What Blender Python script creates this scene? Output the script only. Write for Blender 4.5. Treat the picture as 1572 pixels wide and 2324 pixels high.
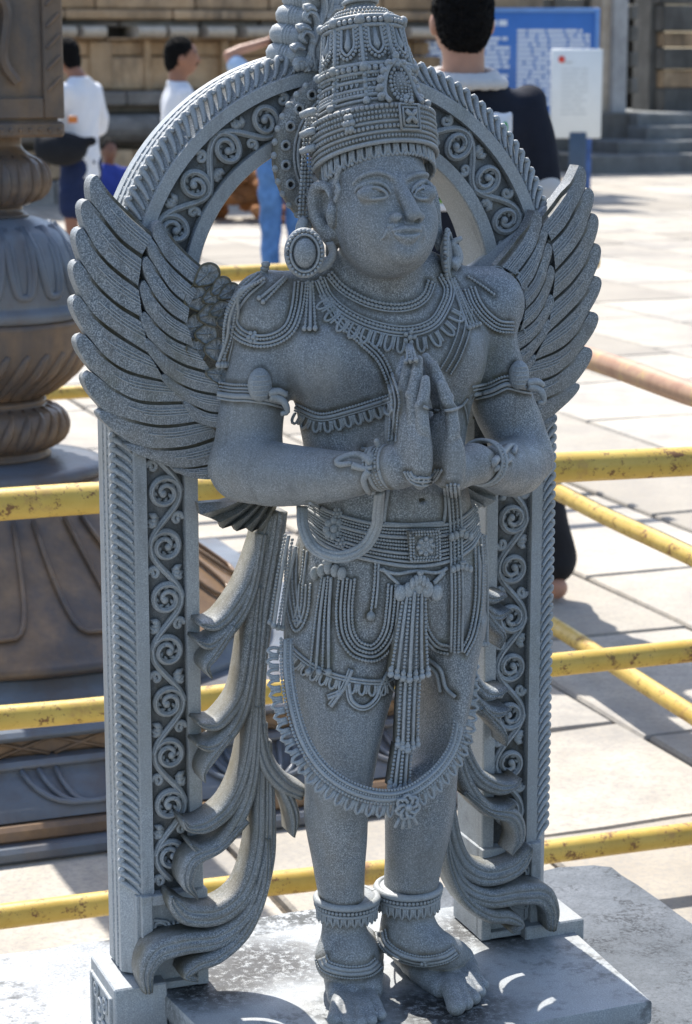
import bpy, math, random
import numpy as np
from math import pi, sin, cos, radians, atan, sqrt
from mathutils import Vector, Matrix
from mathutils.bvhtree import BVHTree

for o in list(bpy.data.objects): bpy.data.objects.remove(o)
SC = bpy.context.scene
COL = SC.collection
RND = random.Random(7)

# ------------------------------------------------------------------ camera
FPX = 5050.0                      # focal length measured in pixels of a 1572 x 2324 picture
PITCH = atan(1051/5050); EYE = 1.54
cam = bpy.data.cameras.new('camera'); camo = bpy.data.objects.new('camera', cam); COL.objects.link(camo)
cam.sensor_fit = 'VERTICAL'; cam.sensor_height = 24.0; cam.lens = 24*FPX/2324
cam.clip_start = 0.1; cam.clip_end = 2000
camo.location = (0, 0, EYE); camo.rotation_euler = (pi/2-PITCH, 0, 0)
cam.dof.use_dof = True; cam.dof.focus_distance = 2.74; cam.dof.aperture_fstop = 7.5
SC.camera = camo
SC.render.resolution_x = 692; SC.render.resolution_y = 1024

# ------------------------------------------------------------------ light
SUN_EL = radians(56); SUN_DIR = Vector((-0.40, 0.92, 0)).normalized()     # horizontal direction towards the sun
world = bpy.data.worlds.new('World'); SC.world = world; world.use_nodes = True
wn = world.node_tree.nodes; wl = world.node_tree.links
sky = wn.new('ShaderNodeTexSky'); sky.sky_type = 'NISHITA'; sky.sun_disc = False
sky.sun_elevation = SUN_EL; sky.sun_rotation = math.atan2(SUN_DIR.x, SUN_DIR.y)
sky.dust_density = 1.5
wl.new(sky.outputs[0], wn['Background'].inputs[0]); wn['Background'].inputs[1].default_value = 0.13
sun = bpy.data.lights.new('sun', 'SUN'); suno = bpy.data.objects.new('sun', sun); COL.objects.link(suno)
sun.energy = 4.1; sun.angle = radians(0.5); sun.color = (1.0, 0.955, 0.89)
sd = Vector((SUN_DIR.x*cos(SUN_EL), SUN_DIR.y*cos(SUN_EL), sin(SUN_EL)))
suno.rotation_euler = sd.to_track_quat('Z', 'Y').to_euler()
SC.view_settings.view_transform = 'Standard'; SC.view_settings.look = 'None'
SC.view_settings.gamma = 1.0; SC.view_settings.use_curve_mapping = False
SC.view_settings.exposure = 1.0

# ------------------------------------------------------------------ measuring helpers
YAW = radians(21)
Ua = np.array([cos(YAW), sin(YAW), 0.]); Va = np.array([-sin(YAW), cos(YAW), 0.]); Za = np.array([0, 0, 1.])
CAM = np.array([0, 0, EYE])
def ray(px, py):
    a = (px-786)/FPX; b = (1162-py)/FPX
    return np.array([a, cos(PITCH)+b*sin(PITCH), -sin(PITCH)+b*cos(PITCH)])
ORG = CAM + ray(750, 1300)*2.85; ORG[2] = 0          # foot of the statue's frame on the ground plane
SITE = Matrix(((Ua[0], Va[0], 0, ORG[0]), (Ua[1], Va[1], 0, ORG[1]), (0, 0, 1, 0), (0, 0, 0, 1)))
PXM = 1/1790.0                                        # metres per picture pixel at the statue
UC = 0.022                                            # the statue's plane of symmetry
def L(px, py, v):
    d = ray(px, py); t = (v-(CAM-ORG)@Va)/(d@Va); w = CAM+d*t-ORG
    return np.array([w@Ua, v, w[2]])
def LZ(px, py, z):
    d = ray(px, py); t = (z-EYE)/d[2]; w = CAM+d*t-ORG
    return np.array([w@Ua, w@Va, z])
def G(px, py, z=0.0):
    d = ray(px, py); t = (z-EYE)/d[2]; return CAM+d*t
def W(px, py, y):
    d = ray(px, py); return CAM+d*(y/d[1])
def depth_of(p):
    w = ORG+Ua*p[0]+Va*p[1]+Za*p[2]-CAM
    return w[1]*cos(PITCH)-w[2]*sin(PITCH)
def rayloc(px, py):
    d = ray(px, py); o = CAM-ORG
    return np.array([o@Ua, o@Va, o[2]]), np.array([d@Ua, d@Va, d[2]])

# ------------------------------------------------------------------ object helpers
def setp(o, label=None, cat=None, group=None, kind=None):
    if label: o['label'] = label
    if cat: o['category'] = cat
    if group: o['group'] = group
    if kind: o['kind'] = kind
    return o
def empty(name, mat=None, parent=None):
    o = bpy.data.objects.new(name, None); COL.objects.link(o)
    if mat is not None: o.matrix_world = mat
    if parent: o.parent = parent
    o.empty_display_size = .1
    return o
class MB:
    def __init__(s): s.v = []; s.f = []; s.n = 0; s.uv = None
    def add(s, v, f):
        v = np.asarray(v, float).reshape(-1, 3)
        s.v.append(v); s.f += [tuple(int(i)+s.n for i in q) for q in f]; s.n += len(v)
    def addarr(s, v, f):            # f : int array (n,k)
        s.v.append(np.asarray(v, float)); s.f += (np.asarray(f)+s.n).tolist(); s.n += len(v)
    def build(s, name, mat, parent=None, smooth=True, flip=False):
        me = bpy.data.meshes.new(name)
        v = np.concatenate(s.v) if s.v else np.zeros((0, 3))
        me.from_pydata(v.tolist(), [], s.f)
        if smooth and len(me.polygons): me.polygons.foreach_set('use_smooth', [True]*len(me.polygons))
        if s.uv is not None:
            l = me.uv_layers.new(name='UVMap'); uv = np.asarray(s.uv, dtype=np.float32)
            idx = np.empty(len(me.loops), dtype=np.int32); me.loops.foreach_get('vertex_index', idx)
            l.data.foreach_set('uv', uv[idx].ravel())
        me.update()
        if mat: me.materials.append(mat)
        o = bpy.data.objects.new(name, me); COL.objects.link(o)
        if parent: o.parent = parent
        return o
def sharpen(o, ang=40):
    m = o.modifiers.new('edge', 'EDGE_SPLIT'); m.split_angle = radians(ang); return o

# unit pieces
def _sphere(nu=8, nv=5):
    v = [(0, 0, 1)]
    for j in range(1, nv):
        a = pi*j/nv
        for i in range(nu): b = 2*pi*i/nu; v.append((sin(a)*cos(b), sin(a)*sin(b), cos(a)))
    v.append((0, 0, -1)); f = []
    for i in range(nu): f.append((0, 1+i, 1+(i+1) % nu))
    for j in range(nv-2):
        for i in range(nu):
            a = 1+j*nu+i; b = 1+j*nu+(i+1) % nu; f.append((a, a+nu, b+nu, b))
    n = len(v)-1
    for i in range(nu): f.append((n, n-nu+(i+1) % nu, n-nu+i))
    return np.array(v), f
SPH = _sphere(); SPH_S = _sphere(6, 4); SPH_B = _sphere(20, 14)
def ball(mb, c, r, q=None, unit=None, rot=None):
    v, f = unit or SPH
    r = np.ones(3)*r
    p = v*r
    if rot is not None: p = p@np.asarray(rot).T
    mb.add(p+np.asarray(c), f)
def box(mb, lo, hi, bev=0.0):
    lo = np.array(lo, float); hi = np.array(hi, float)
    if bev <= 0:
        v = [(x, y, z) for x in (lo[0], hi[0]) for y in (lo[1], hi[1]) for z in (lo[2], hi[2])]
        mb.add(v, [(0, 1, 3, 2), (4, 6, 7, 5), (0, 4, 5, 1), (2, 3, 7, 6), (0, 2, 6, 4), (1, 5, 7, 3)]); return
    b = bev; X = (lo[0], lo[0]+b, hi[0]-b, hi[0]); Y = (lo[1], lo[1]+b, hi[1]-b, hi[1]); Zs = (lo[2], lo[2]+b, hi[2]-b, hi[2])
    idx = {}; v = []
    def P(i, j, k):
        if (i, j, k) not in idx: idx[(i, j, k)] = len(v); v.append((X[i], Y[j], Zs[k]))
        return idx[(i, j, k)]
    f = []
    # six faces, twelve bevel strips, eight corners
    f += [(P(1,1,0),P(1,2,0),P(2,2,0),P(2,1,0)), (P(1,1,3),P(2,1,3),P(2,2,3),P(1,2,3)),
          (P(1,0,1),P(2,0,1),P(2,0,2),P(1,0,2)), (P(1,3,1),P(1,3,2),P(2,3,2),P(2,3,1)),
          (P(0,1,1),P(0,1,2),P(0,2,2),P(0,2,1)), (P(3,1,1),P(3,2,1),P(3,2,2),P(3,1,2))]
    f += [(P(1,1,0),P(2,1,0),P(2,0,1),P(1,0,1)), (P(1,2,0),P(1,3,1),P(2,3,1),P(2,2,0)),
          (P(1,1,0),P(1,0+1,0),P(0,1,1),P(0,2,1))[:0] or (P(1,2,0),P(1,1,0),P(0,1,1),P(0,2,1)),
          (P(2,1,0),P(2,2,0),P(3,2,1),P(3,1,1)),
          (P(1,1,3),P(1,0,2),P(2,0,2),P(2,1,3)), (P(1,2,3),P(2,2,3),P(2,3,2),P(1,3,2)),
          (P(1,1,3),P(1,2,3),P(0,2,2),P(0,1,2)), (P(2,1,3),P(3,1,2),P(3,2,2),P(2,2,3)),
          (P(1,0,1),P(1,0,2),P(0,1,2),P(0,1,1)), (P(2,0,1),P(3,1,1),P(3,1,2),P(2,0,2)),
          (P(1,3,1),P(0,2,1),P(0,2,2),P(1,3,2)), (P(2,3,1),P(2,3,2),P(3,2,2),P(3,2,1))]
    f += [(P(1,1,0),P(1,0,1),P(0,1,1)), (P(2,1,0),P(3,1,1),P(2,0,1)), (P(1,2,0),P(0,2,1),P(1,3,1)), (P(2,2,0),P(2,3,1),P(3,2,1)),
          (P(1,1,3),P(0,1,2),P(1,0,2)), (P(2,1,3),P(2,0,2),P(3,1,2)), (P(1,2,3),P(1,3,2),P(0,2,2)), (P(2,2,3),P(3,2,2),P(2,3,2))]
    mb.add(v, f)
def resample(P, n=None, step=None, closed=False):
    """smooth curve (Catmull-Rom) through the points, evenly spaced"""
    P = np.asarray(P, float)
    if closed: Q = np.vstack([P[-1], P, P[0], P[1]])
    else: Q = np.vstack([2*P[0]-P[1], P, 2*P[-1]-P[-2]])
    out = []
    m = 10
    for i in range(1, len(Q)-2):
        p0, p1, p2, p3 = Q[i-1], Q[i], Q[i+1], Q[i+2]
        for k in range(m):
            t = k/m
            out.append(.5*((2*p1)+(-p0+p2)*t+(2*p0-5*p1+4*p2-p3)*t*t+(-p0+3*p1-3*p2+p3)*t**3))
    out.append(Q[-2]); out = np.array(out)
    d = np.r_[0, np.cumsum(np.linalg.norm(np.diff(out[:, :3], axis=0), axis=1))]
    if n is None: n = max(2, int(round(d[-1]/step))+1)
    s = np.linspace(0, d[-1], n)
    return np.stack([np.interp(s, d, out[:, k]) for k in range(out.shape[1])], 1)
def tube(mb, P, r, ns=6, closed=False, flat=None, up=None):
    """round bar through the points; r scalar or per point; flat squeezes along 'up'"""
    P = np.asarray(P, float); n = len(P); r = np.ones(n)*r
    T = np.gradient(P, axis=0); T /= np.linalg.norm(T, axis=1)[:, None]+1e-12
    a = np.array(up if up is not None else (0.13, -1, .07), float)
    N = []
    for i in range(n):
        if i == 0 or up is not None: nn = a-T[i]*(a@T[i])
        else: nn = N[-1]-T[i]*(N[-1]@T[i])
        if np.linalg.norm(nn) < 1e-6: nn = np.cross(T[i], (1, 0, 0))
        N.append(nn/np.linalg.norm(nn))
    N = np.array(N); B = np.cross(T, N)
    k = 1.0 if flat is None else flat
    ang = np.arange(ns)*2*pi/ns
    V = P[:, None]+r[:, None, None]*(k*N[:, None]*np.cos(ang)[None, :, None]+B[:, None]*np.sin(ang)[None, :, None])
    f = []
    m = n if closed else n-1
    for i in range(m):
        j = (i+1) % n
        for q in range(ns): q2 = (q+1) % ns; f.append((i*ns+q, i*ns+q2, j*ns+q2, j*ns+q))
    if not closed: f.append(tuple(range(ns-1, -1, -1))); f.append(tuple((n-1)*ns+q for q in range(ns)))
    mb.add(V.reshape(-1, 3), f)
def sweep(mb, rings, closed_sec=True, caps=True):
    """rings: list of equal length point loops"""
    R = np.asarray(rings, float); n, k = R.shape[:2]; f = []
    for i in range(n-1):
        for q in range(k if closed_sec else k-1):
            q2 = (q+1) % k; f.append((i*k+q, i*k+q2, (i+1)*k+q2, (i+1)*k+q))
    if caps and closed_sec: f.append(tuple(range(k-1, -1, -1))); f.append(tuple((n-1)*k+q for q in range(k)))
    mb.add(R.reshape(-1, 3), f)
def lathe(mb, prof, c=(0, 0, 0), ns=48, lobes=0, amp=0.0):
    """prof: (radius, z[, lobe amount])"""
    rings = []
    for p in prof:
        r, z = p[0], p[1]; la = p[2] if len(p) > 2 else 0
        a = np.arange(ns)*2*pi/ns
        rr = r*(1+la*np.abs(np.sin(a*lobes/2)) if lobes else 1)
        rings.append(np.stack([c[0]+rr*np.cos(a), c[1]+rr*np.sin(a), np.full(ns, c[2]+z)], 1))
    sweep(mb, rings)
def bezier_px(P, n=40): return resample(P, n=n)

# ------------------------------------------------------------------ carving: signed distance field -> surface
class Field:
    def __init__(s): s.p = []
    def add(s, fn, lo, hi, k=.01, op='u'): s.p.append((fn, np.array(lo, float), np.array(hi, float), k, op)); return s
    def cone(s, a, ra, b, rb, k=.01, op='u'):
        a = np.asarray(a, float); b = np.asarray(b, float); m = max(ra, rb)
        def fn(P):
            ab = b-a; t = np.clip(((P-a)@ab)/(ab@ab+1e-12), 0, 1)
            return np.linalg.norm(P-a-t[..., None]*ab, axis=-1)-(ra+(rb-ra)*t)
        return s.add(fn, np.minimum(a, b)-m, np.maximum(a, b)+m, k, op)
    def chain(s, pts, rs, k=.01, op='u', n=None):
        Q = resample(np.c_[np.asarray(pts, float), np.ones(len(pts))*rs], n=n or (len(pts)-1)*3+1)
        for i in range(len(Q)-1): s.cone(Q[i, :3], Q[i, 3], Q[i+1, :3], Q[i+1, 3], k if i == 0 else min(k, .003), op)
        return s
    def ell(s, c, r, k=.01, rot=None, op='u'):
        c = np.asarray(c, float); r = np.ones(3)*np.asarray(r, float); R = np.eye(3) if rot is None else np.asarray(rot)
        def fn(P):
            q = (P-c)@R; d = np.linalg.norm(q/r, axis=-1); g = np.linalg.norm(q/(r*r), axis=-1)
            return d*(d-1)/(g+1e-9)
        m = r.max()
        if rot is None: return s.add(fn, c-r, c+r, k, op)
        return s.add(fn, c-m, c+m, k, op)
    def loft(s, rows, k=.01, op='u', power=2.0, cap=.004):
        """rows: (z,u,v,a,b) horizontal elliptical sections"""
        A = np.array(sorted(rows, key=lambda r: r[0]), float)
        Az = np.linspace(A[0, 0], A[-1, 0], 80)
        Q = resample(A, n=200); Q = Q[np.argsort(Q[:, 0])]
        T = np.stack([np.interp(Az, Q[:, 0], Q[:, j]) for j in range(1, 5)], 1)
        def fn(P):
            z = P[..., 2]; c = [np.interp(z, Az, T[:, j]) for j in range(4)]
            du = P[..., 0]-c[0]; dv = P[..., 1]-c[1]
            q = (np.abs(du/c[2])**power+np.abs(dv/c[3])**power)**(1/power)+1e-6
            d = (1-1/q)*np.sqrt(du*du+dv*dv+1e-12)
            d = np.where(q < .3, -np.minimum(c[2], c[3])*(1-q), d)
            ov = np.maximum(z-Az[-1], Az[0]-z)
            return np.maximum(d, ov)
        lo = (A[:, 1]-A[:, 3]).min(), (A[:, 2]-A[:, 4]).min(), A[0, 0]
        hi = (A[:, 1]+A[:, 3]).max(), (A[:, 2]+A[:, 4]).max(), A[-1, 0]
        return s.add(fn, lo, hi, k, op)
    @staticmethod
    def _mix(D, d, k, op):
        if op == 's':                       # smooth cut
            h = np.maximum(k-np.abs(-d-D), 0)/k
            return np.maximum(D, -d)+h*h*k*.25
        h = np.maximum(k-np.abs(D-d), 0)/k
        return np.minimum(D, d)-h*h*k*.25
    def ev(s, P):
        D = np.full(P.shape[:-1], 9.0)
        for fn, lo, hi, k, op in s.p: D = s._mix(D, fn(P), k, op)
        return D
    def grid(s, lo, hi, h):
        lo = np.array(lo, float); n = np.ceil((np.array(hi)-lo)/h).astype(int)+1
        ax = [lo[i]+np.arange(n[i])*h for i in range(3)]
        D = np.full(n, .5, np.float32)
        for fn, a, b, k, op in s.p:
            m = k+3*h
            i0 = np.clip(np.floor((a-m-lo)/h).astype(int), 0, n); i1 = np.clip(np.ceil((b+m-lo)/h).astype(int)+1, 0, n)
            if (i1 <= i0).any(): continue
            X, Y, Zz = np.meshgrid(*[ax[i][i0[i]:i1[i]] for i in range(3)], indexing='ij')
            sl = tuple(slice(i0[i], i1[i]) for i in range(3))
            D[sl] = s._mix(D[sl], fn(np.stack([X, Y, Zz], -1)), k, op)
        return lo, h, D
    def hit(s, px, py, start=2.2, n=70, lo=None):
        o, d = rayloc(px, py); t = start; d = d/np.linalg.norm(d)
        for _ in range(n):
            q = float(s.ev((o+d*t)[None])[0])
            if q < 2e-4: break
            t += min(q, .05)*.9
            if t > 3.6: return None
        return o+d*t
def nets(lo, h, S):
    S = S.copy(); S[0] = S[-1] = .01; S[:, 0] = S[:, -1] = .01; S[:, :, 0] = S[:, :, -1] = .01
    I = S < 0
    C = [(0,0,0),(1,0,0),(0,1,0),(1,1,0),(0,0,1),(1,0,1),(0,1,1),(1,1,1)]
    n = np.array(S.shape)-1
    cnt = np.zeros(n, np.int8)
    for c in C: cnt += I[c[0]:c[0]+n[0], c[1]:c[1]+n[1], c[2]:c[2]+n[2]]
    act = np.argwhere((cnt > 0) & (cnt < 8))
    vals = np.stack([S[act[:, 0]+c[0], act[:, 1]+c[1], act[:, 2]+c[2]] for c in C], 1)
    E = [(0,1),(2,3),(4,5),(6,7),(0,2),(1,3),(4,6),(5,7),(0,4),(1,5),(2,6),(3,7)]
    acc = np.zeros((len(act), 3)); w = np.zeros(len(act)); CA = np.array(C, float)
    for a, b in E:
        va, vb = vals[:, a], vals[:, b]; m = (va < 0) != (vb < 0)
        t = np.where(m, va/np.where(m, va-vb, 1), 0)
        p = CA[a]+(CA[b]-CA[a])*t[:, None]
        acc += p*m[:, None]; w += m
    V = lo+(act+acc/w[:, None])*h
    idx = np.full(n, -1, np.int32); idx[tuple(act.T)] = np.arange(len(act))
    F = []
    for ax in range(3):
        o1, o2 = [(1, 2), (2, 0), (0, 1)][ax]
        A = I.take(range(0, S.shape[ax]-1), ax); B = I.take(range(1, S.shape[ax]), ax)
        ch = A != B
        e = np.argwhere(ch); e = e[(e[:, o1] > 0) & (e[:, o2] > 0) & (e[:, o1] < n[o1]) & (e[:, o2] < n[o2])]
        s = A[tuple(e.T)]
        q = []
        for d1, d2 in ((0, 0), (1, 0), (1, 1), (0, 1)):
            g = e.copy(); g[:, o1] -= d1; g[:, o2] -= d2; q.append(idx[tuple(g.T)])
        q = np.stack(q, 1); q[~s] = q[~s][:, ::-1]; F.append(q)
    F = np.concatenate(F)
    return V, F[(F >= 0).all(1)]
def relax(V, F, it=2, lam=.5):
    for _ in range(it):
        acc = np.zeros_like(V); w = np.zeros(len(V))
        for a in range(4):
            b = F[:, (a+1) % 4]; c = F[:, a]
            np.add.at(acc, c, V[b]); np.add.at(w, c, 1)
        V = V+(acc/np.maximum(w, 1)[:, None]-V)*lam
    return V
def fast_mesh(name, V, F, mat, parent=None):
    me = bpy.data.meshes.new(name); nf = len(F)
    me.vertices.add(len(V)); me.vertices.foreach_set('co', np.asarray(V, np.float32).ravel())
    me.loops.add(nf*4); me.loops.foreach_set('vertex_index', np.asarray(F, np.int32).ravel())
    me.polygons.add(nf); me.polygons.foreach_set('loop_start', np.arange(0, nf*4, 4, dtype=np.int32))
    me.polygons.foreach_set('loop_total', np.full(nf, 4, dtype=np.int32))
    me.polygons.foreach_set('use_smooth', np.ones(nf, dtype=bool))
    me.update(calc_edges=True); me.validate()
    if mat: me.materials.append(mat)
    o = bpy.data.objects.new(name, me); COL.objects.link(o)
    if parent: o.parent = parent
    return o
# ------------------------------------------------------------------ materials
class NT:
    def __init__(s, name):
        s.m = bpy.data.materials.new(name); s.m.use_nodes = True; s.t = s.m.node_tree; s.n = s.t.nodes; s.l = s.t.links
        s.b = s.n['Principled BSDF']; s.co = s.n.new('ShaderNodeTexCoord')
    def N(s, typ, inp=None, **kw):
        n = s.n.new('ShaderNode'+typ)
        for k, v in kw.items(): setattr(n, k, v)
        for k, v in (inp or {}).items(): s.put(n.inputs[k], v)
        return n
    def put(s, sock, v):
        if hasattr(v, 'is_output') or isinstance(v, bpy.types.NodeSocket): s.l.new(v, sock)
        elif isinstance(v, tuple) and len(v) == 3 and sock.type == 'RGBA': sock.default_value = (*v, 1)
        else: sock.default_value = v
    def noise(s, scale, detail=4, rough=.6, vec=None, dist=0):
        n = s.N('TexNoise', {'Scale': scale, 'Detail': detail, 'Roughness': rough, 'Distortion': dist})
        s.l.new(vec or s.co.outputs['Object'], n.inputs['Vector']); return n.outputs['Fac']
    def vor(s, scale, vec=None, feature='F1', out='Distance'):
        n = s.N('TexVoronoi', {'Scale': scale}, feature=feature)
        s.l.new(vec or s.co.outputs['Object'], n.inputs['Vector']); return n.outputs[out]
    def ramp(s, fac, *st):
        n = s.N('ValToRGB', {'Fac': fac}); cr = n.color_ramp
        while len(cr.elements) < len(st): cr.elements.new(.5)
        for e, (p, c) in zip(cr.elements, st):
            e.position = p; e.color = (*c, 1) if isinstance(c, tuple) else (c, c, c, 1)
        return n.outputs['Color']
    def mix(s, fac, a, b, mode='MIX'):
        n = s.N('Mix', data_type='RGBA', blend_type=mode)
        s.put(n.inputs[0], fac); s.put(n.inputs[6], a); s.put(n.inputs[7], b); return n.outputs[2]
    def math(s, op, a, b=0.0, c=None, clamp=False):
        n = s.N('Math', operation=op, use_clamp=clamp); s.put(n.inputs[0], a); s.put(n.inputs[1], b)
        if c is not None: s.put(n.inputs[2], c)
        return n.outputs[0]
    def bump(s, h, strength=.3, dist=.01, normal=None):
        n = s.N('Bump', {'Height': h, 'Strength': strength, 'Distance': dist})
        if normal: s.l.new(normal, n.inputs['Normal'])
        return n.outputs[0]
    def out(s, col, rough=.8, normal=None, spec=None, metal=None):
        s.put(s.b.inputs['Base Color'], col); s.put(s.b.inputs['Roughness'], rough)
        if normal: s.l.new(normal, s.b.inputs['Normal'])
        if spec is not None: s.b.inputs['Specular IOR Level'].default_value = spec
        if metal is not None: s.b.inputs['Metallic'].default_value = metal
        return s.m
    def pos(s, k=1.0, z=None):
        g = s.N('NewGeometry').outputs['Position']
        m = s.N('Mapping', {'Vector': g}); m.inputs['Scale'].default_value = (k, k, k if z is None else z); return m.outputs[0]

def granite(name='grey_granite', dirt=1.0, feather=False, tone=1.0):
    s = NT(name); p = s.pos()
    tone = tone*.86; big = s.noise(5, 4, .6, p); mid = s.noise(26, 5, .65, p); fine = s.noise(560, 2, .7, p)
    t = tone
    c = s.ramp(fine, (.33, (.080*t, .098*t, .115*t)), (.50, (.225*t, .255*t, .280*t)), (.66, (.60*t, .625*t, .63*t)))
    c = s.mix(s.ramp(mid, (.42, 0.), (.68, .42)), c, (.27*t, .235*t, .185*t))               # warm weathering
    c = s.mix(s.ramp(big, (.40, 0.), (.70, .5)), c, (.20*t, .235*t, .265*t))
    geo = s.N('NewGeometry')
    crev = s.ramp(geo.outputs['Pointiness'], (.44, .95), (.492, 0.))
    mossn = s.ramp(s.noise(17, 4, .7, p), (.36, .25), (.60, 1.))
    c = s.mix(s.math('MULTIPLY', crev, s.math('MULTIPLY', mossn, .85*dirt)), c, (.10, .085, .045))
    gr = s.N('Attribute', attribute_name='grime_shade').outputs['Fac']
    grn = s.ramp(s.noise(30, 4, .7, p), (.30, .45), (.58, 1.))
    c = s.mix(s.math('MULTIPLY', gr, s.math('MULTIPLY', grn, .95)), c, (.048, .042, .024))  # painted contact shade mixed with dirt, close to the ornaments
    edge = s.ramp(geo.outputs['Pointiness'], (.51, 0.), (.56, .5))
    c = s.mix(edge, c, (.50*t, .53*t, .54*t))
    # a few lichen and soot marks
    lich = s.ramp(s.noise(9.5, 6, .75, p), (.60, 0.), (.70, .55))
    c = s.mix(s.math('MULTIPLY', lich, .6*dirt), c, (.12, .125, .065))
    h = s.math('ADD', s.math('MULTIPLY', fine, .6), s.math('MULTIPLY', mid, .8))
    nrm = s.bump(h, .35, .0010)
    if feather:
        uv = s.co.outputs['UV']; sx = s.N('SeparateXYZ', {'Vector': uv})
        u, v = sx.outputs[0], sx.outputs[1]
        ph = s.math('ADD', s.math('MULTIPLY', u, 820.), s.math('MULTIPLY', s.math('ABSOLUTE', s.math('SUBTRACT', v, .42)), 60.))
        w = s.math('SINE', ph)
        nrm = s.bump(s.math('ADD', w, s.math('MULTIPLY', fine, .5)), .55, .00032)
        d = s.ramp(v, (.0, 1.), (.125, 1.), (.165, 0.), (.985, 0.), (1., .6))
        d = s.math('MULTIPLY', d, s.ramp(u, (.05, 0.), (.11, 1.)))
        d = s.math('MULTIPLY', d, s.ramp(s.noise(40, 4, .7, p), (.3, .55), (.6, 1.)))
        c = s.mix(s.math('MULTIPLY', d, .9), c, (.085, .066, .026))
    huge = s.noise(2.6, 5, .7, p)
    c = s.mix(s.ramp(huge, (.42, .0), (.62, .38)), c, (.30*t, .275*t, .225*t))
    c = s.mix(s.ramp(s.noise(13, 6, .75, p), (.58, 0.), (.72, .45)), c, (.115*t, .125*t, .13*t))
    stk = s.noise(34, 5, .7, s.pos(1.0, .12))
    c = s.mix(s.ramp(stk, (.52, 0.), (.72, .42)), c, (.36*t, .37*t, .36*t)); c = s.mix(s.ramp(stk, (.28, .38), (.45, 0.)), c, (.085*t, .085*t, .075*t))
    grn2 = s.ramp(s.noise(6.5, 6, .8, s.pos(1.0, .6)), (.56, 0.), (.70, .38))
    c = s.mix(s.math('MULTIPLY', grn2, min(1., dirt)), c, (.13*t, .14*t, .075*t))
    return s.out(c, s.ramp(mid, (.3, .42), (.7, .68)), nrm, .5)
def simple(name, col, rough=.7, var=.25, scale=8, bump=.2, bd=.01, spec=.4):
    s = NT(name); p = s.pos(); n = s.noise(scale, 5, .65, p)
    c = s.ramp(n, (.3, tuple(x*(1-var) for x in col)), (.7, tuple(min(1, x*(1+var)) for x in col)))
    return s.out(c, rough, s.bump(n, bump, bd), spec)
def sandstone(name, a, b, dark, scale=1.6, stain=.6, sc2=9, bd=.02, rnd=0.0, spk=0):
    s = NT(name); p = s.pos(); n1 = s.noise(scale, 6, .68, p); n2 = s.noise(sc2, 6, .7, p); n3 = s.noise(scale*.6, 5, .7, s.pos(1.0, .35))
    c = s.ramp(n1, (.34, a), (.66, b))
    c = s.mix(s.ramp(n2, (.45, 0.), (.75, .5)), c, tuple(x*.62 for x in a))
    c = s.mix(s.math('MULTIPLY', s.ramp(n3, (.46, 0.), (.66, 1.)), stain), c, dark)
    if rnd:
        oi = s.N('ObjectInfo'); c = s.mix(s.math('MULTIPLY', oi.outputs['Random'], rnd), c, tuple(x*.62 for x in a))
    if spk:
        f = s.noise(spk, 3, .8, p); c = s.mix(s.ramp(f, (.35, .55), (.55, 0.)), c, dark)
    return s.out(c, .85, s.bump(s.math('ADD', n2, s.math('MULTIPLY', n1, .5)), .5, bd), .25)
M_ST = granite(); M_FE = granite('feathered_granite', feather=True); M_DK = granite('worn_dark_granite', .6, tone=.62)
def lichen_on(m, amt=1.0, col=(.03, .032, .03), scale=7):
    s = NT.__new__(NT); s.m = m; s.t = m.node_tree; s.n = s.t.nodes; s.l = s.t.links; s.b = s.n['Principled BSDF']; s.co = [n for n in s.n if n.bl_idname == 'ShaderNodeTexCoord'][0]
    src = s.b.inputs['Base Color'].links[0].from_socket; p = s.pos()
    a = s.ramp(s.noise(scale, 6, .8, p), (.50, 0.), (.62, 1.)); b = s.ramp(s.noise(scale*16, 4, .8, p), (.46, 0.), (.54, 1.))
    s.put(s.b.inputs['Base Color'], s.mix(s.math('MULTIPLY', s.math('MULTIPLY', a, b), amt), src, col)); return m
# ------------------------------------------------------------------ the statue: body
statue = empty('winged_statue', SITE @ Matrix.Translation((UC, 0, .35)))
setp(statue, 'grey granite winged statue with tall crown and folded palms before a carved stone arch', 'statue')
def SP(mb, name, mat=None, parent=None, **kw):
    o = mb.build(name, mat or M_ST, parent or statue, **kw)
    if parent is None: o.location = (-UC, 0, -.35)
    return o

B = Field()
def rows(data, vc, dep):
    """picture rows (y, xl, xr[, v, b]) -> horizontal sections seen from the camera"""
    out = []
    for r in data:
        y, xl, xr = r[:3]; v = r[3] if len(r) > 3 else vc; b = r[4] if len(r) > 4 else dep
        m = (xl+xr)/2; p = L(m, y, v); dd = depth_of(p)
        hw = (xr-xl)/2*dd/FPX
        al = YAW-atan((m-786)/FPX)*-1
        al = YAW+atan((m-786)/FPX)
        a = sqrt(max(hw*hw-(b*sin(al))**2, (hw*.5)**2))/cos(al)
        out.append((p[2], p[0], p[1], a, b))
    return out
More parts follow.
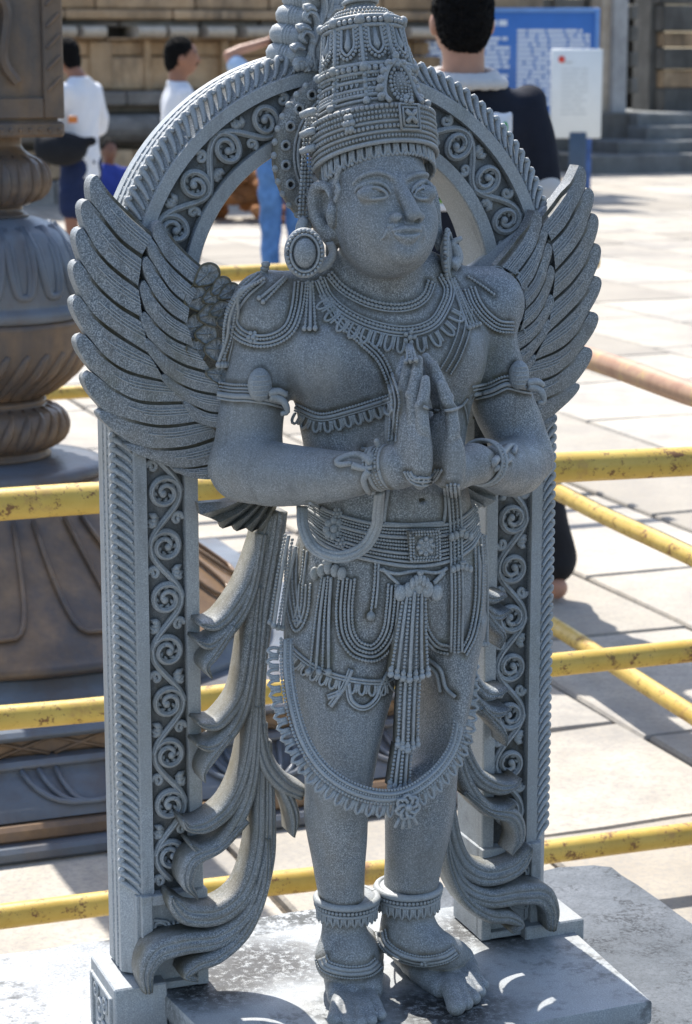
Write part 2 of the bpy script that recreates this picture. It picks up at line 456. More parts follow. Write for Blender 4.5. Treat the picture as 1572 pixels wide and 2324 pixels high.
# torso
B.loft(rows([(1440, 652, 1098, -.075, .088), (1400, 650, 1100, -.075, .094), (1340, 652, 1098, -.078, .096), (1280, 662, 1092, -.08, .094),
             (1220, 680, 1082, -.08, .088), (1170, 690, 1072, -.08, .08), (1110, 700, 1060, -.08, .074), (1050, 700, 1052, -.078, .068),
             (1000, 692, 1056, -.076, .066), (950, 682, 1064, -.076, .068), (900, 672, 1074, -.076, .07), (850, 664, 1082, -.076, .071),
             (790, 655, 1092, -.074, .070), (740, 640, 1100, -.072, .064), (700, 640, 1095, -.07, .056), (668, 690, 1055, -.07, .045), (650, 745, 1000, -.07, .034), (632, 800, 950, -.07, .018)], -.08, .07), .01, power=2.25)
for s, xy in ((-1, (600, 700)), (1, (1118, 690))):
    B.ell(L(*xy, -.07), (.041, .039, .044), .035)
B.cone(L(640, 672, -.062), .022, L(800, 628, -.066), .036, .03); B.cone(L(1085, 664, -.062), .022, L(950, 628, -.066), .036, .03)
# breast and belly
B.ell(L(748, 812, -.104), (.052, .050, .050), .035); B.ell(L(1005, 808, -.104), (.050, .050, .050), .035)
B.ell(L(920, 1130, -.105), (.062, .045, .052), .03)
B.ell(L(925, 1040, -.095), (.05, .042, .06), .03)
# navel with its fold
nv = L(956, 1136, -.152)
B.ell(nv+(0, -.004, .001), (.0055, .008, .0026), .004, op='s'); B.ell(nv+(0, .004, -.008), (.010, .007, .004), .006)
B.cone(nv+(0, -.001, -.006), .002, nv+(0, 0, -.03), .0008, .003)
# neck
B.chain([L(872, 690, -.07), L(868, 640, -.074), L(866, 590, -.084), L(862, 500, -.095)], [.055, .0510, .050, .048], .022)
# upper arms
B.loft(rows([(652, 588, 640, -.068, .012), (664, 572, 644, -.068, .024), (690, 548, 650, -.068, .036), (730, 530, 664, -.068, .040), (790, 522, 670, -.068, .041), (850, 513, 668, -.068, .040), (900, 503, 655, -.068, .039),
             (950, 494, 645, -.068, .038), (1010, 488, 640, -.07, .038), (1050, 488, 628, -.074, .036)], -.07, .04), .018)
B.loft(rows([(648, 1085, 1128, -.068, .012), (660, 1080, 1138, -.068, .026), (680, 1075, 1150, -.068, .036), (730, 1068, 1163, -.068, .039), (790, 1074, 1180, -.068, .040), (850, 1070, 1196, -.068, .040), (900, 1068, 1212, -.068, .039),
             (950, 1080, 1232, -.068, .038), (1010, 1110, 1246, -.07, .037), (1050, 1125, 1246, -.074, .035)], -.07, .04), .018)
# forearms
eL = L(556, 1062, -.085); wL = L(893, 1056, -.245); eR = L(1185, 1042, -.085); wR = L(1075, 1052, -.235)
B.chain([eL, L(620, 1076, -.115), L(735, 1080, -.175), L(830, 1074, -.22), wL], [.0385, .0385, .0315, .0235, .0205], .02)
B.chain([eR, L(1170, 1060, -.12), L(1140, 1064, -.165), L(1105, 1060, -.205), wR], [.0360, .0365, .031, .0235, .0205], .02)
B.ell(eL+(0, .006, -.002), (.040, .037, .038), .012); B.ell(eR+(0, .006, -.002), (.037, .036, .036), .012)
# hands: palms upright against each other, finger tips leaning towards the chest
def hand(s, w):
    c = .0265
    def H(x, v, z): return np.array([c+s*(x+.0025), v, z])
    zb = w[2]
    B.chain([w, H(.028, -.250, zb-.004), H(.0175, -.256, zb+.024), H(.0150, -.252, zb+.048)], [.0205, .0225, .0185, .0150], .016)
    B.ell(H(.0160, -.255, zb+.030), (.0135, .034, .038), .010)
    B.ell(H(.0185, -.280, zb+.010), (.0140, .016, .034), .010)      # heel of the hand, little finger side
    B.ell(H(.0150, -.228, zb+.014), (.0115, .014, .028), .010)
    kn = zb+.052
    F4 = [(-.283, -.002, .054, .0072), (-.265, .002, .070, .0080), (-.247, .002, .076, .0084), (-.230, .0, .066, .0080)]
    for i, (v, dz, ln, r) in enumerate(F4):
        lean = .016+.004*i
        g = .0026*i; B.chain([H(.0150+g, v, kn-.012), H(.0165+g, v, kn+dz), H(.0155+g, v+lean*.35, kn+dz+ln*.40), H(.0098+g*.6, v+lean*.7, kn+dz+ln*.72), H(.0068, v+lean, kn+dz+ln*.97)],
                [r*1.08, r*1.08, r*1.00, r*.90, r*.68], .0010, n=13)
        B.ell(H(.0175+g, v+lean*.38, kn+dz+ln*.42), (r*.98, r*.90, r*1.0), .001)
    B.chain([H(.020, -.222, zb+.006), H(.020, -.206, zb+.036), H(.014, -.196, zb+.062), H(.008, -.190, zb+.084)], [.013, .0115, .0095, .0075], .006)
hand(-1, wL); hand(1, wR)
# legs
B.loft(rows([(1400, 660, 895, -.085, .07), (1450, 652, 905, -.088, .072), (1500, 660, 903, -.09, .072), (1560, 668, 895, -.093, .071), (1620, 676, 878, -.095, .068), (1680, 684, 864, -.097, .063),
             (1740, 690, 852, -.098, .058), (1800, 692, 842, -.098, .054), (1850, 690, 836, -.094, .052), (1900, 697, 834, -.09, .050), (1950, 707, 830, -.086, .046), (2000, 716, 828, -.083, .041),
             (2050, 726, 828, -.082, .036), (2100, 731, 831, -.083, .033), (2150, 733, 836, -.086, .033), (2185, 738, 850, -.095, .036)], -.09, .06), .012)
B.loft(rows([(1400, 905, 1100, -.085, .07), (1450, 912, 1094, -.088, .071), (1500, 926, 1082, -.09, .071), (1560, 940, 1072, -.092, .069), (1620, 944, 1058, -.093, .066), (1680, 928, 1048, -.094, .062),
             (1740, 898, 1040, -.095, .058), (1800, 880, 1036, -.096, .054), (1850, 874, 1030, -.093, .052), (1900, 874, 1020, -.089, .050), (1950, 874, 1006, -.086, .046), (2000, 872, 996, -.083, .041),
             (2050, 870, 988, -.082, .036), (2090, 868, 980, -.083, .033), (2125, 868, 978, -.086, .033), (2150, 870, 985, -.094, .036)], -.09, .06), .012)
B.ell(L(762, 1790, -.132), (.022, .018, .026), .02); B.ell(L(950, 1780, -.130), (.022, .018, .026), .02)
# feet and toes
ZF = .350
def foot(heel, mid, ball_, toes, big_first, ank):
    h, m, b = [np.array(q, float) for q in (heel, mid, ball_)]
    B.ell(h+(0, 0, .022), (.026, .028, .026), .012)
    B.chain([ank, ank*.5+m*.5+(0, 0, .012), m+(0, 0, .024), b+(0, 0, .014)], [.032, .030, .026, .015], .016)
    B.chain([h+(0, 0, .014), m+(0, 0, .012), b+(0, 0, .011)], [.018, .024, .014], .012)
    for (x, v, x2, v2, r) in toes:
        B.chain([(x, v, ZF+.014), ((x+x2)/2, (v+v2)/2, ZF+.016), (x2, v2, ZF+.009)], [r*1.1, r*1.0, r*.92], .0035)
        B.ell((x2, v2-.001, ZF+.010), (r*1.02, r*1.1, r*.9), .003)
# left of the picture
aL = L(782, 2165, -.092); bL = LZ(800, 2262, ZF+.012)
tl = [LZ(x, y, ZF+.01) for x, y in ((762, 2312), (792, 2318), (818, 2320), (842, 2314), (864, 2302))]
def toe_from(c, tips, r):
    out = []
    for t, rr in zip(tips, r):
        q = np.array(t); bdir = (np.array(c)-q)*.42; out.append((q[0]+bdir[0], q[1]+bdir[1], q[0], q[1], rr))
    return out
foot(LZ(775, 2190, ZF), LZ(792, 2235, ZF), bL*[1, 1, 0]+[0, 0, ZF], toe_from(LZ(800, 2225, ZF), tl, (.0105, .0085, .008, .0078, .0075)), True, aL)
# right of the picture, turned outwards
aR = L(925, 2118, -.092); bR = LZ(1025, 2222, ZF+.012)
tr = [LZ(x, y, ZF+.01) for x, y in ((1035, 2284), (1058, 2276), (1076, 2264), (1089, 2250), (1096, 2234))]
foot(LZ(912, 2155, ZF), LZ(968, 2192, ZF), bR*[1, 1, 0]+[0, 0, ZF], toe_from(LZ(985, 2185, ZF), tr, (.0115, .009, .0085, .0082, .0078)), True, aR)
B.chain([L(945, 2128, -.098), L(1000, 2158, -.125), LZ(1045, 2205, ZF)+(0, 0, .018), LZ(1075, 2240, ZF)+(0, 0, .010)], [.028, .024, .018, .011], .016)
B.chain([L(795, 2170, -.10), LZ(815, 2205, ZF)+(0, 0, .03), LZ(838, 2270, ZF)+(0, 0, .016)], [.033, .032, .018], .014)
B.chain([L(765, 2180, -.10), LZ(768, 2225, ZF)+(0, 0, .02), LZ(768, 2285, ZF)+(0, 0, .014)], [.026, .021, .014], .014)
B.chain([LZ(900, 2160, ZF)+(0, 0, .02), LZ(950, 2220, ZF)+(0, 0, .016), LZ(1000, 2262, ZF)+(0, 0, .012)], [.022, .019, .013], .014)

# ------------------------------------------------------------------ head
TILT = radians(13); HY = radians(4)
fwd = np.array([sin(HY)*cos(TILT), -cos(HY)*cos(TILT), sin(TILT)]); rgt = np.array([cos(HY), sin(HY), 0.])
upv = np.cross(rgt, fwd); upv = upv*np.sign(upv[2])
HC = L(857, 476, -.105)
HR = np.stack([rgt, fwd, upv], 1)        # head axes as columns
def hp(x, y, z): return HC+HR@np.array([x, y, z], float)
H = Field()
H.ell(hp(0, -.006, .028), (.0625, .076, .080), .02, rot=HR)
H.ell(hp(0, .012, -.012), (.0585, .062, .062), .02, rot=HR)
H.ell(hp(0, .024, -.044), (.0455, .050, .037), .022, rot=HR)        # jaw
H.ell(hp(0, .040, -.050), (.034, .036, .026), .022, rot=HR)
H.ell(hp(.0, .066, -.058), (.0165, .016, .0135), .012, rot=HR)       # chin
for s in (-1, 1): H.ell(hp(s*.029, .040, -.022), (.024, .025, .028), .018, rot=HR)   # cheeks
HEADBASE = Field(); HEADBASE.p = list(H.p)
def on(px, py, off=0.0):
    q = HEADBASE.hit(px, py)
    if q is None: q = L(px, py, -.16)
    o, d = rayloc(px, py); d = d/np.linalg.norm(d)
    return q-d*off
def track(pts, off): return [on(x, y, off) for x, y in pts]
# nose
nb = on(909, 424, -.001); nt = on(938, 484, .0115); 
H.chain([on(906, 412, -.005), nb, (nb+nt)/2+fwd*.001, nt], [.0065, .0060, .0072, .0080], .008)
nh = on(926, 495, .0045)
H.ell(nt-upv*.002, (.0086, .0085, .0075), .005, rot=HR)
for s in (-1, 1):
    H.ell(nh+rgt*s*.0145+upv*.001, (.0068, .0085, .0062), .004, rot=HR)
for s in (-1, 1): H.ell(nh+rgt*s*.0095-upv*.0050+fwd*.004, (.0046, .0058, .0042), .002, rot=HR, op='s')
# eyes: ball, lids and the fold over the lid
eyeL = [(812, 443), (828, 431), (851, 426), (872, 433), (882, 446)]; eyeLb = [(812, 443), (830, 450), (851, 452), (870, 450), (882, 446)]
eyeR = [(939, 445), (948, 432), (963, 426), (976, 431), (985, 444)]; eyeRb = [(939, 445), (950, 451), (963, 452), (975, 450), (985, 444)]
for c, rr in (((849, 440), (.0205, .0096, .0108)), ((963, 439), (.0175, .0096, .0108))):
    q = on(*c); H.ell(q-fwd*.003, rr, .004, rot=HR)
for tr_ in (eyeL, eyeR): H.chain(track(tr_, .0058), [.0010, .0018, .0022, .0019, .0010], .0012, n=17)
for tr_ in (eyeL, eyeR): H.chain(track([(x, y+4) for x, y in tr_[1:-1]], .0068), [.0007, .0011, .0007], .0006, 's', n=13)
for tr_ in ([(808, 438), (816, 427), (834, 421.5), (858, 419), (876, 428), (886, 441)], [(937, 441), (943, 430), (954, 421), (966, 417), (978, 424), (984, 436)]): H.chain(track(tr_, .0030), [.0006, .0010, .0011, .0011, .0010, .0006], .0008, 's', n=17)
for tr_ in (eyeLb, eyeRb): H.chain(track(tr_, .0056), [.0009, .0017, .0019, .0017, .0009], .0012, n=17)
for tr_ in ([(803, 440), (812, 426), (832, 417), (857, 414), (878, 423), (889, 440)], [(934, 440), (940, 426), (952, 416), (966, 412), (980, 420), (987, 436)]):
    H.chain(track(tr_, .0030), [.0006, .0018, .0024, .0024, .0018, .0008], .0018, n=19)
# brows
for tr_ in ([(800, 418), (812, 406), (832, 396), (858, 391), (884, 398), (900, 412), (907, 426)], [(914, 420), (922, 408), (938, 399), (958, 395), (970, 398)]):
    H.chain(track(tr_, .0010), [.0012, .0022, .0027, .0028, .0028, .0025, .0016][:len(tr_)], .0022, n=21)
# moustache, lips
H.chain(track([(880, 514), (893, 512), (908, 515), (926, 521), (944, 516), (956, 513), (964, 513)], .0040), [.0010, .0020, .0024, .0018, .0024, .0019, .0010], .0018, n=21)
H.chain(track([(889, 519), (878, 526), (873, 536), (866, 543)], .0018), [.0016, .0015, .0012, .0007], .0015, n=11)
H.chain(track([(957, 519), (962, 527), (963, 538)], .0018), [.0018, .0016, .0008], .002, n=9)
H.ell(on(926, 530)-fwd*.004, (.021, .0075, .013), .008, rot=HR)
H.chain(track([(891, 523), (908, 522), (921, 520), (927, 522), (934, 520), (946, 521), (957, 522)], .0084), [.0010, .0028, .0036, .0033, .0036, .0026, .0010], .002, n=23)
H.chain(track([(897, 531), (912, 536), (928, 539), (942, 536), (952, 530)], .0080), [.0014, .0034, .0044, .0034, .0014], .0025, n=17)
H.chain(track([(892, 526.5), (910, 528.5), (927, 529.5), (943, 528), (955, 525)], .0118), [.0011, .0018, .0020, .0018, .0011], .0012, 's', n=17)
H.ell(on(922, 574)-fwd*.004, (.015, .012, .012), .012, rot=HR)
# ears
def ear(s, px):
    if s < 0:
        P = px
        C3 = [L(x, y, v) for x, y, v in P]
    H.chain(C3, [.0050, .0056, .0058, .0056, .0060, .0070, .0062], .003)
ear(-1, [(752, 446, -.115), (740, 424, -.105), (720, 424, -.094), (710, 448, -.088), (716, 485, -.092), (734, 520, -.10), (752, 552, -.10)])
H.ell(L(734, 475, -.088), (.016, .009, .034), .006); H.ell(L(738, 462, -.106), (.0075, .010, .016), .004, op='s')
H.chain([L(757, 462, -.12), L(752, 485, -.121), L(753, 510, -.118)], [.005, .0055, .004], .004)
H.chain([L(752, 520, -.108), L(758, 545, -.108), L(750, 575, -.10)], [.0055, .0065, .006], .004)
H.chain([L(980, 430, -.07), L(984, 470, -.07), L(990, 520, -.075), L(1000, 560, -.08)], [.006, .008, .007, .006], .004)
# hair locks in front of the ear
H.chain([L(772, 380, -.14), L(764, 410, -.135), L(770, 432, -.14), L(762, 456, -.135)], [.0026, .003, .0026, .002], .002)

parts = []
def carve(lo, hi, h, it=1, head=False):
    lo_, hh, S = B.grid(lo, hi, h)
    if head: S = Field._mix(S, H.grid(lo, hi, h)[2], .007, 'u')
    V, Fq = nets(lo_, hh, S)
    c = np.floor((V-lo_)/hh+1e-6).astype(int)[Fq]; top = np.array(S.shape)-2
    cap = ((c == 0).all(1) | (c >= top).all(1)).any(1)                # open where two blocks of stone meet
    V = relax(V, Fq, it, .45); parts.append((V, Fq[~cap]))
Z1 = L(866, 606, -.1)[2]
carve((-.24, -.190, .458), (.30, .02, Z1+.004), .0031, head=True)                    # trunk and legs
carve((-.12, -.27, Z1-.006), (.17, .03, 1.46), .00140, head=True)              # neck and head
carve((-.17, -.345, 1.0), (.20, -.182, 1.255), .0016)                 # hands and wrists
carve((-.14, -.40, .335), (.20, -.02, .468), .0022)                 # feet
V = []; Fq = []; n0 = 0
for v_, f_ in parts: V.append(v_); Fq.append(f_+n0); n0 += len(v_)
V = np.concatenate(V); Fq = np.concatenate(Fq)
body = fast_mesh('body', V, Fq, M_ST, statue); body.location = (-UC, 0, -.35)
BV = BVHTree.FromPolygons([tuple(v) for v in V.tolist()], Fq.tolist())
print('body verts', len(V))
def hitb(px, py, off=0.0, dv=None):
    o, d = rayloc(px, py); r = BV.ray_cast(Vector(o), Vector(d).normalized())
    if r[0] is None: return None
    p = np.array(r[0]); n = np.array(r[1])
    if n@d > 0: n = -n
    return p+n*off
# ------------------------------------------------------------------ carved jewellery laid on the body
def along(pts, step=4.0):
    """picture curve, evenly spaced, with unit normals"""
    Q = resample(np.array(pts, float), step=step)
    T = np.gradient(Q, axis=0); T /= np.linalg.norm(T, axis=1)[:, None]+1e-9
    return Q, np.stack([-T[:, 1], T[:, 0]], 1)
def shift(pts, d):
    Q, N = along(pts, 6.0); return Q+N*d
def lay(pts, off, step=4.0, vdef=None, lift=.010):
    """carry a picture curve onto the surface; gaps are bridged"""
    Q, _ = along(pts, step); out = []
    for x, y in Q:
        h = hitb(x, y, off); out.append(h)
    ok = [i for i, h in enumerate(out) if h is not None]
    if not ok: return np.array([L(x, y, vdef or -.15) for x, y in Q])
    vs = np.interp(range(len(out)), ok, [out[i][1] for i in ok])
    # keep the string from diving into hollows or falling off the silhouette
    k = np.ones(5)/5; vp = np.convolve(np.r_[[vs[0]]*2, vs, [vs[-1]]*2], k, 'valid')
    vs = np.minimum(vs, vp)
    return np.array([L(x, y, v) for (x, y), v in zip(Q, vs)])
def beads3(mb, P, r, gap=1.9, unit=None):
    d = np.r_[0, np.cumsum(np.linalg.norm(np.diff(P, axis=0), axis=1))]
    n = max(2, int(d[-1]/(r*gap)))
    s = np.linspace(0, d[-1], n); C = np.stack([np.interp(s, d, P[:, k]) for k in range(3)], 1)
    u = unit or SPH_S
    v, f = u; f = np.array([list(q)+[q[-1]]*(4-len(q)) for q in f])
    for c in C: mb.add(c+v*r, u[1])
def bead_row(mb, pts, rpx=4.0, off=.0015, vdef=None, cord=True):
    P = lay(pts, off, 4.0, vdef); beads3(mb, P, rpx*PXM)
    if cord: tube(mb, resample(P, n=max(4, len(P)//2)), rpx*PXM*.55, 5)
def rope(mb, pts, rpx=4.0, off=.001, vdef=None, ns=6):
    P = lay(pts, off, 5.0, vdef); tube(mb, P, rpx*PXM, ns)
def rows_of(mb, pts, spec, off=.0015, vdef=None):
    """spec: list of (offset px, radius px, 'b' beads / 'r' rope)"""
    for d, r, k in spec:
        q = shift(pts, d) if abs(d) > .1 else pts
        (bead_row if k == 'b' else rope)(mb, q, r, off, vdef)
def fringe(mb, pts, h=26, sp=22, side=1, off=.0015, r=3.0, vdef=None, taper=0, even=True):
    """row of U shaped loops with bars between, hanging from the curve"""
    Q, N = along(pts, 1.0)
    d = np.r_[0, np.cumsum(np.linalg.norm(np.diff(Q, axis=0), axis=1))]; n = max(1, int(d[-1]/sp))
    for i in range(n):
        s = (i+.5)*d[-1]/n; j = int(np.interp(s, d, range(len(Q)))); c = Q[j]; nn = N[j]*side; t = np.array([N[j][1], -N[j][0]])
        w = sp*.30
        ph = [(-w, 0), (-w, h*.62), (-w*.55, h*.9), (0, h), (w*.55, h*.9), (w, h*.62), (w, 0)]
        pp = [c+t*a+nn*b for a, b in ph]
        rope(mb, pp, r*1.2, off, vdef, 5)
        e = c+t*sp*.5
        rope(mb, [e, e+nn*h*.45, e+nn*h*.85], r*1.05, off*.7, vdef, 5)
def rosette(mb, c, r, petals=6, off=.003):
    p = hitb(*c, off)
    if p is None: p = L(*c, -.15)
    R = r*PXM; ball(mb, p, (R*.38, R*.25, R*.38))
    for i in range(petals):
        a = 2*pi*i/petals; ball(mb, p+np.array([cos(a)*R*.66, .001, sin(a)*R*.66]), (R*.34, R*.2, R*.34))
def clasp(mb, c, w, h, off=.004):
    """fan of petals that holds hanging strings"""
    for i in range(5):
        a = (i-2)/2; p = hitb(c[0]+a*w*.45, c[1]+abs(a)*h*.35, off)
        if p is None: continue
        ball(mb, p, (w*.17*PXM, .004, h*.45*PXM))
    p = hitb(c[0], c[1]-h*.4, off+.002)
    if p is not None: ball(mb, p, (w*.2*PXM, .005, h*.22*PXM))
def tassel(mb, top, bot, w0, w1, n=4, r=3.6, off=.002, vdef=None):
    top = np.array(top, float); bot = np.array(bot, float); t = bot-top; nn = np.array([-t[1], t[0]])/np.linalg.norm(t)
    for i in range(n):
        a = (i/(n-1)-.5) if n > 1 else 0
        P = [top+nn*a*w0, (top+bot)/2+nn*a*(w0+w1)/2, bot+nn*a*w1]
        (bead_row if i % 2 == 0 else rope)(mb, P, r, off, vdef)
        q = hitb(*P[-1], off+.001)
        if q is not None: ball(mb, q, r*1.5*PXM)

# --- neck rings
mb = MB(); R1 = [(750, 622), (776, 652), (810, 674), (850, 690), (898, 697), (940, 690), (966, 670), (978, 640)]
rows_of(mb, R1, [(-6, 4.2, 'b'), (3, 4.6, 'b'), (10, 2.2, 'r')]); SP(mb, 'bead_choker')
mb = MB(); R2 = [(727, 632), (748, 675), (789, 711), (852, 739), (924, 750), (981, 733), (1010, 690), (1018, 655), (1004, 624)]
rows_of(mb, R2, [(-9, 2.4, 'r'), (-2, 4.6, 'b'), (6, 3.4, 'r'), (13, 2.6, 'r')])
fringe(mb, shift([(742, 672), (770, 712), (820, 742), (880, 762), (926, 770)], -2), 36, 25, 1, r=2.9)
fringe(mb, shift([(940, 770), (975, 762), (1008, 738), (1030, 700)], -2), 34, 25, 1, r=2.9)
rosette(mb, (929, 768), 17, 5, .005); tassel(mb, (930, 782), (936, 822), 8, 22, 4, 3.6, .004)
SP(mb, 'fringed_necklace')
mb = MB(); T1 = [(734, 668), (769, 724), (820, 772), (862, 812), (886, 862), (898, 908), (895, 945), (891, 1000)]
rows_of(mb, T1, [(-9, 3.8, 'b'), (0, 2.6, 'r'), (8, 3.8, 'b')]); SP(mb, 'sacred_thread')
mb = MB(); T2 = [(672, 922), (727, 944), (794, 930), (884, 902)]
rows_of(mb, T2, [(-5, 3.4, 'b'), (3, 4.2, 'r'), (10, 2.4, 'r')], .002); fringe(mb, shift(T2, 13), 25, 22, 1, r=3.2); SP(mb, 'chest_band')
mb = MB(); T3 = [(1026, 650), (1042, 690), (1046, 740), (1030, 790), (1012, 820)]
for k in (0, 14, 26): rows_of(mb, shift([(1046, 700), (1040, 750), (1022, 800), (1002, 835)], -k), [(0, 2.6, 'b')])
SP(mb, 'side_cords')
# --- shoulder swags
mb = MB(); S1 = [(676, 640), (668, 700), (652, 742), (618, 764), (578, 766), (543, 748), (532, 716), (556, 672), (598, 634)]
rows_of(mb, S1, [(-2, 3.6, 'b'), (-11, 3.2, 'r'), (-19, 3.8, 'b'), (6, 2.8, 'r')]); rosette(mb, (577, 764), 15, 6)
tassel(mb, (649, 630), (594, 682), 4, 12, 2, 3.8); tassel(mb, (705, 640), (705, 748), 10, 24, 3, 4.0)
SP(mb, 'shoulder_swag')
mb = MB()
for i, (a, b) in enumerate(((534, 505), (524, 497), (516, 512), (541, 520))):
    P = [L(600-i*4, 632+i*3, -.105+.004*i), L(552-i*3, 662, -.100), L(a, 712, -.088), L(a-8, 765, -.072), L(b, 822, -.062)]
    beads3(mb, resample(P, n=40), .0021) if i % 2 == 0 else tube(mb, resample(P, n=24), .0022, 6)
    ball(mb, L(b, 828, -.062), .0042)
for k in range(4): ball(mb, L(604-k*2, 600+k*9, -.080+k*.004), (.006, .006, .004))
SP(mb, 'hanging_shoulder_cords')
mb = MB(); S2 = [(1064, 655), (1078, 690), (1101, 720), (1132, 742), (1166, 746)]
rows_of(mb, S2, [(-14, 3.0, 'r'), (-6, 3.4, 'b'), (2, 2.8, 'r'), (9, 3.6, 'b')]); tassel(mb, (1028, 634), (1074, 742), 8, 24, 4, 3.6)
rows_of(mb, [(1064, 628), (1092, 646), (1122, 668)], [(0, 3.6, 'b')]); SP(mb, 'shoulder_swag')
# --- armlets
def makara(mb, p, s, flip=1):
    """round boss with a curled sea-monster tail below"""
    ball(mb, p, (.0150*s, .010, .0205*s), unit=SPH_B)
    for k in range(5):
        z = -.012+.006*k; w = .0135*sqrt(max(0.05, 1-(z/.021)**2))
        tube(mb, [p+np.array([x*w*s, -.0096*sqrt(max(.05, 1-(x*.9)**2-(z/.023)**2)), z*s]) for x in np.linspace(-.8, .8, 7)], .0011, 5)
    q = resample([p+np.array([.012*flip, -.002, -.014]), p+np.array([.024*flip, -.004, -.018]), p+np.array([.030*flip, -.006, -.024]), p+np.array([.033*flip, -.004, -.034]), p+np.array([.025*flip, -.004, -.036])], n=14)
    tube(mb, q, np.linspace(.006, .003, 14), 8)
    q = resample([p+np.array([.010*flip, -.003, -.010]), p+np.array([.022*flip, -.006, -.008]), p+np.array([.032*flip, -.004, -.014])], n=10)
    tube(mb, q, np.linspace(.005, .0035, 10), 8)
mb = MB(); A1 = [(498, 876), (530, 881), (562, 882), (610, 888), (650, 898)]
rows_of(mb, A1, [(-8, 3.2, 'b'), (0, 2.4, 'r'), (7, 2.4, 'r'), (18, 6.5, 'r'), (28, 3.0, 'r')], .001); makara(mb, hitb(590, 872, .006), 1.0); SP(mb, 'armlet')
mb = MB(); A2 = [(1075, 884), (1110, 876), (1150, 860), (1190, 868), (1210, 872)]
rows_of(mb, A2, [(-6, 3.4, 'b'), (2, 2.4, 'r'), (12, 5.5, 'r'), (22, 3.0, 'r')], .001); makara(mb, hitb(1172, 850, .006), .9, 1); SP(mb, 'armlet')
# --- bracelets: rings round the wrists, built about the wrist's own axis
def ring3(mb, c, ax, r, t, kind='b', lo=0, hi=2*pi, br=.0022):
    ax = np.array(ax, float); ax /= np.linalg.norm(ax); e1 = np.cross(ax, (0, 0, 1.)); e1 /= np.linalg.norm(e1); e2 = np.cross(e1, ax)
    a = np.linspace(lo, hi, 49); P = np.asarray(c)+r*(e1*np.cos(a)[:, None]+e2*np.sin(a)[:, None])+ax*t
    if kind == 'b': beads3(mb, P, br)
    else: tube(mb, P, br, 6)
def bracelet(w, e, r, px):
    mb = MB(); ax = np.array(w)-np.array(e); ax /= np.linalg.norm(ax)
    c = px
    for t, k, b in ((-.010, 'b', .0023), (-.0045, 'r', .0026), (.0005, 'b', .0019), (.0055, 'b', .0024), (.0100, 'r', .0020)):
        ring3(mb, c, ax, r+(.0014 if k == 'r' else .001), t, k, br=b)
    return mb
mb = bracelet(wL, L(735, 1080, -.175), .0235, L(866, 1062, -.233))
for q, r in (([(846, 1050), (820, 1034), (792, 1034), (766, 1046), (772, 1054), (800, 1052)], 8), ([(846, 1040), (835, 1022), (820, 1018)], 6), ([(838, 1068), (826, 1090), (838, 1118), (850, 1116)], 7), ([(800, 1056), (830, 1064), (846, 1060)], 7)):
    tube(mb, lay(q, .002, 5, -.24), np.linspace(r*1.2, r*.7, len(along(q, 5)[0]))*PXM, 8)
for k in range(5): ball(mb, L(856+k*2, 1002+k*5, -.235), .004)
SP(mb, 'bracelet')
mb = bracelet(wR, L(1140, 1064, -.165), .0255, L(1098, 1050, -.215))
for q, r in (([(1118, 1052), (1140, 1030), (1158, 1012), (1170, 1014), (1166, 1028)], 8), ([(1124, 1064), (1146, 1050), (1160, 1044)], 6)):
    tube(mb, lay(q, .002, 5, -.20), np.linspace(r*1.2, r*.7, len(along(q, 5)[0]))*PXM, 8)
SP(mb, 'bracelet')
mb = MB(); rope(mb, [(962, 922), (978, 930), (998, 932)], 3.4); rope(mb, [(1010, 932), (1028, 930), (1048, 922), (1062, 905)], 3.4); rope(mb, [(1052, 916), (1058, 934), (1062, 960)], 2.6)
SP(mb, 'finger_cord')
mb = MB()
for k, rr in enumerate((0, 9, 18)):
    rope(mb, [(918+k*7, 1070), (932+k*5, 1092-rr*.4), (958, 1103-rr), (986-k*5, 1092-rr*.4), (1004-k*7, 1066)], 3.2, .003)
for k in range(7): rope(mb, [(930+k*10, 1088+(3-abs(k-3))*4), (934+k*10, 1078+(3-abs(k-3))*2)], 2.4, .003)
SP(mb, 'chest_pendant')
# --- belt
Tt = [(703, 1140), (760, 1166), (850, 1189), (930, 1193), (1015, 1190), (1055, 1172), (1082, 1146)]
Bt = [(692, 1196), (740, 1238), (820, 1266), (930, 1285), (1015, 1275), (1068, 1246), (1092, 1208)]
mb = MB(); Tq = resample(Tt, n=40); Bq = resample(Bt, n=40)
for i, (k, r, kind) in enumerate([(0, 4.2, 'r'), (.10, 3.2, 'b'), (.19, 3.4, 'b'), (.29, 4.6, 'r'), (.40, 3.4, 'b'), (.49, 3.2, 'b'), (.58, 3.4, 'b'), (.69, 3.6, 'r'), (.79, 3.4, 'b'), (.89, 3.0, 'r'), (1.0, 4.6, 'r')]):
    (bead_row if kind == 'b' else rope)(mb, Tq*(1-k)+Bq*k, r, .0035)
SP(mb, 'belt')
mb = MB()
c = [hitb(x, y, .006) for x, y in ((931, 1207), (997, 1205), (999, 1270), (933, 1273))]
vmin = min(q[1] for q in c)-.002; cc = [L(x, y, vmin) for x, y in ((931, 1207), (997, 1205), (999, 1270), (933, 1273))]
sweep(mb, [[q+np.array([0, .012, 0]) for q in cc], cc]); mid = sum(cc)/4
for s_ in (1.0, .8): P = [mid+(q-mid)*s_+np.array([0, -.001, 0]) for q in cc]; beads3(mb, np.array(P+[P[0]]), .0019)
ball(mb, mid, (.011, .005, .011), unit=SPH_B)
for k in range(8): a = k*pi/4; ball(mb, mid+np.array([cos(a)*.0095, -.003, sin(a)*.0095]), .0032)
sharpen(SP(mb, 'belt_buckle'), 50)
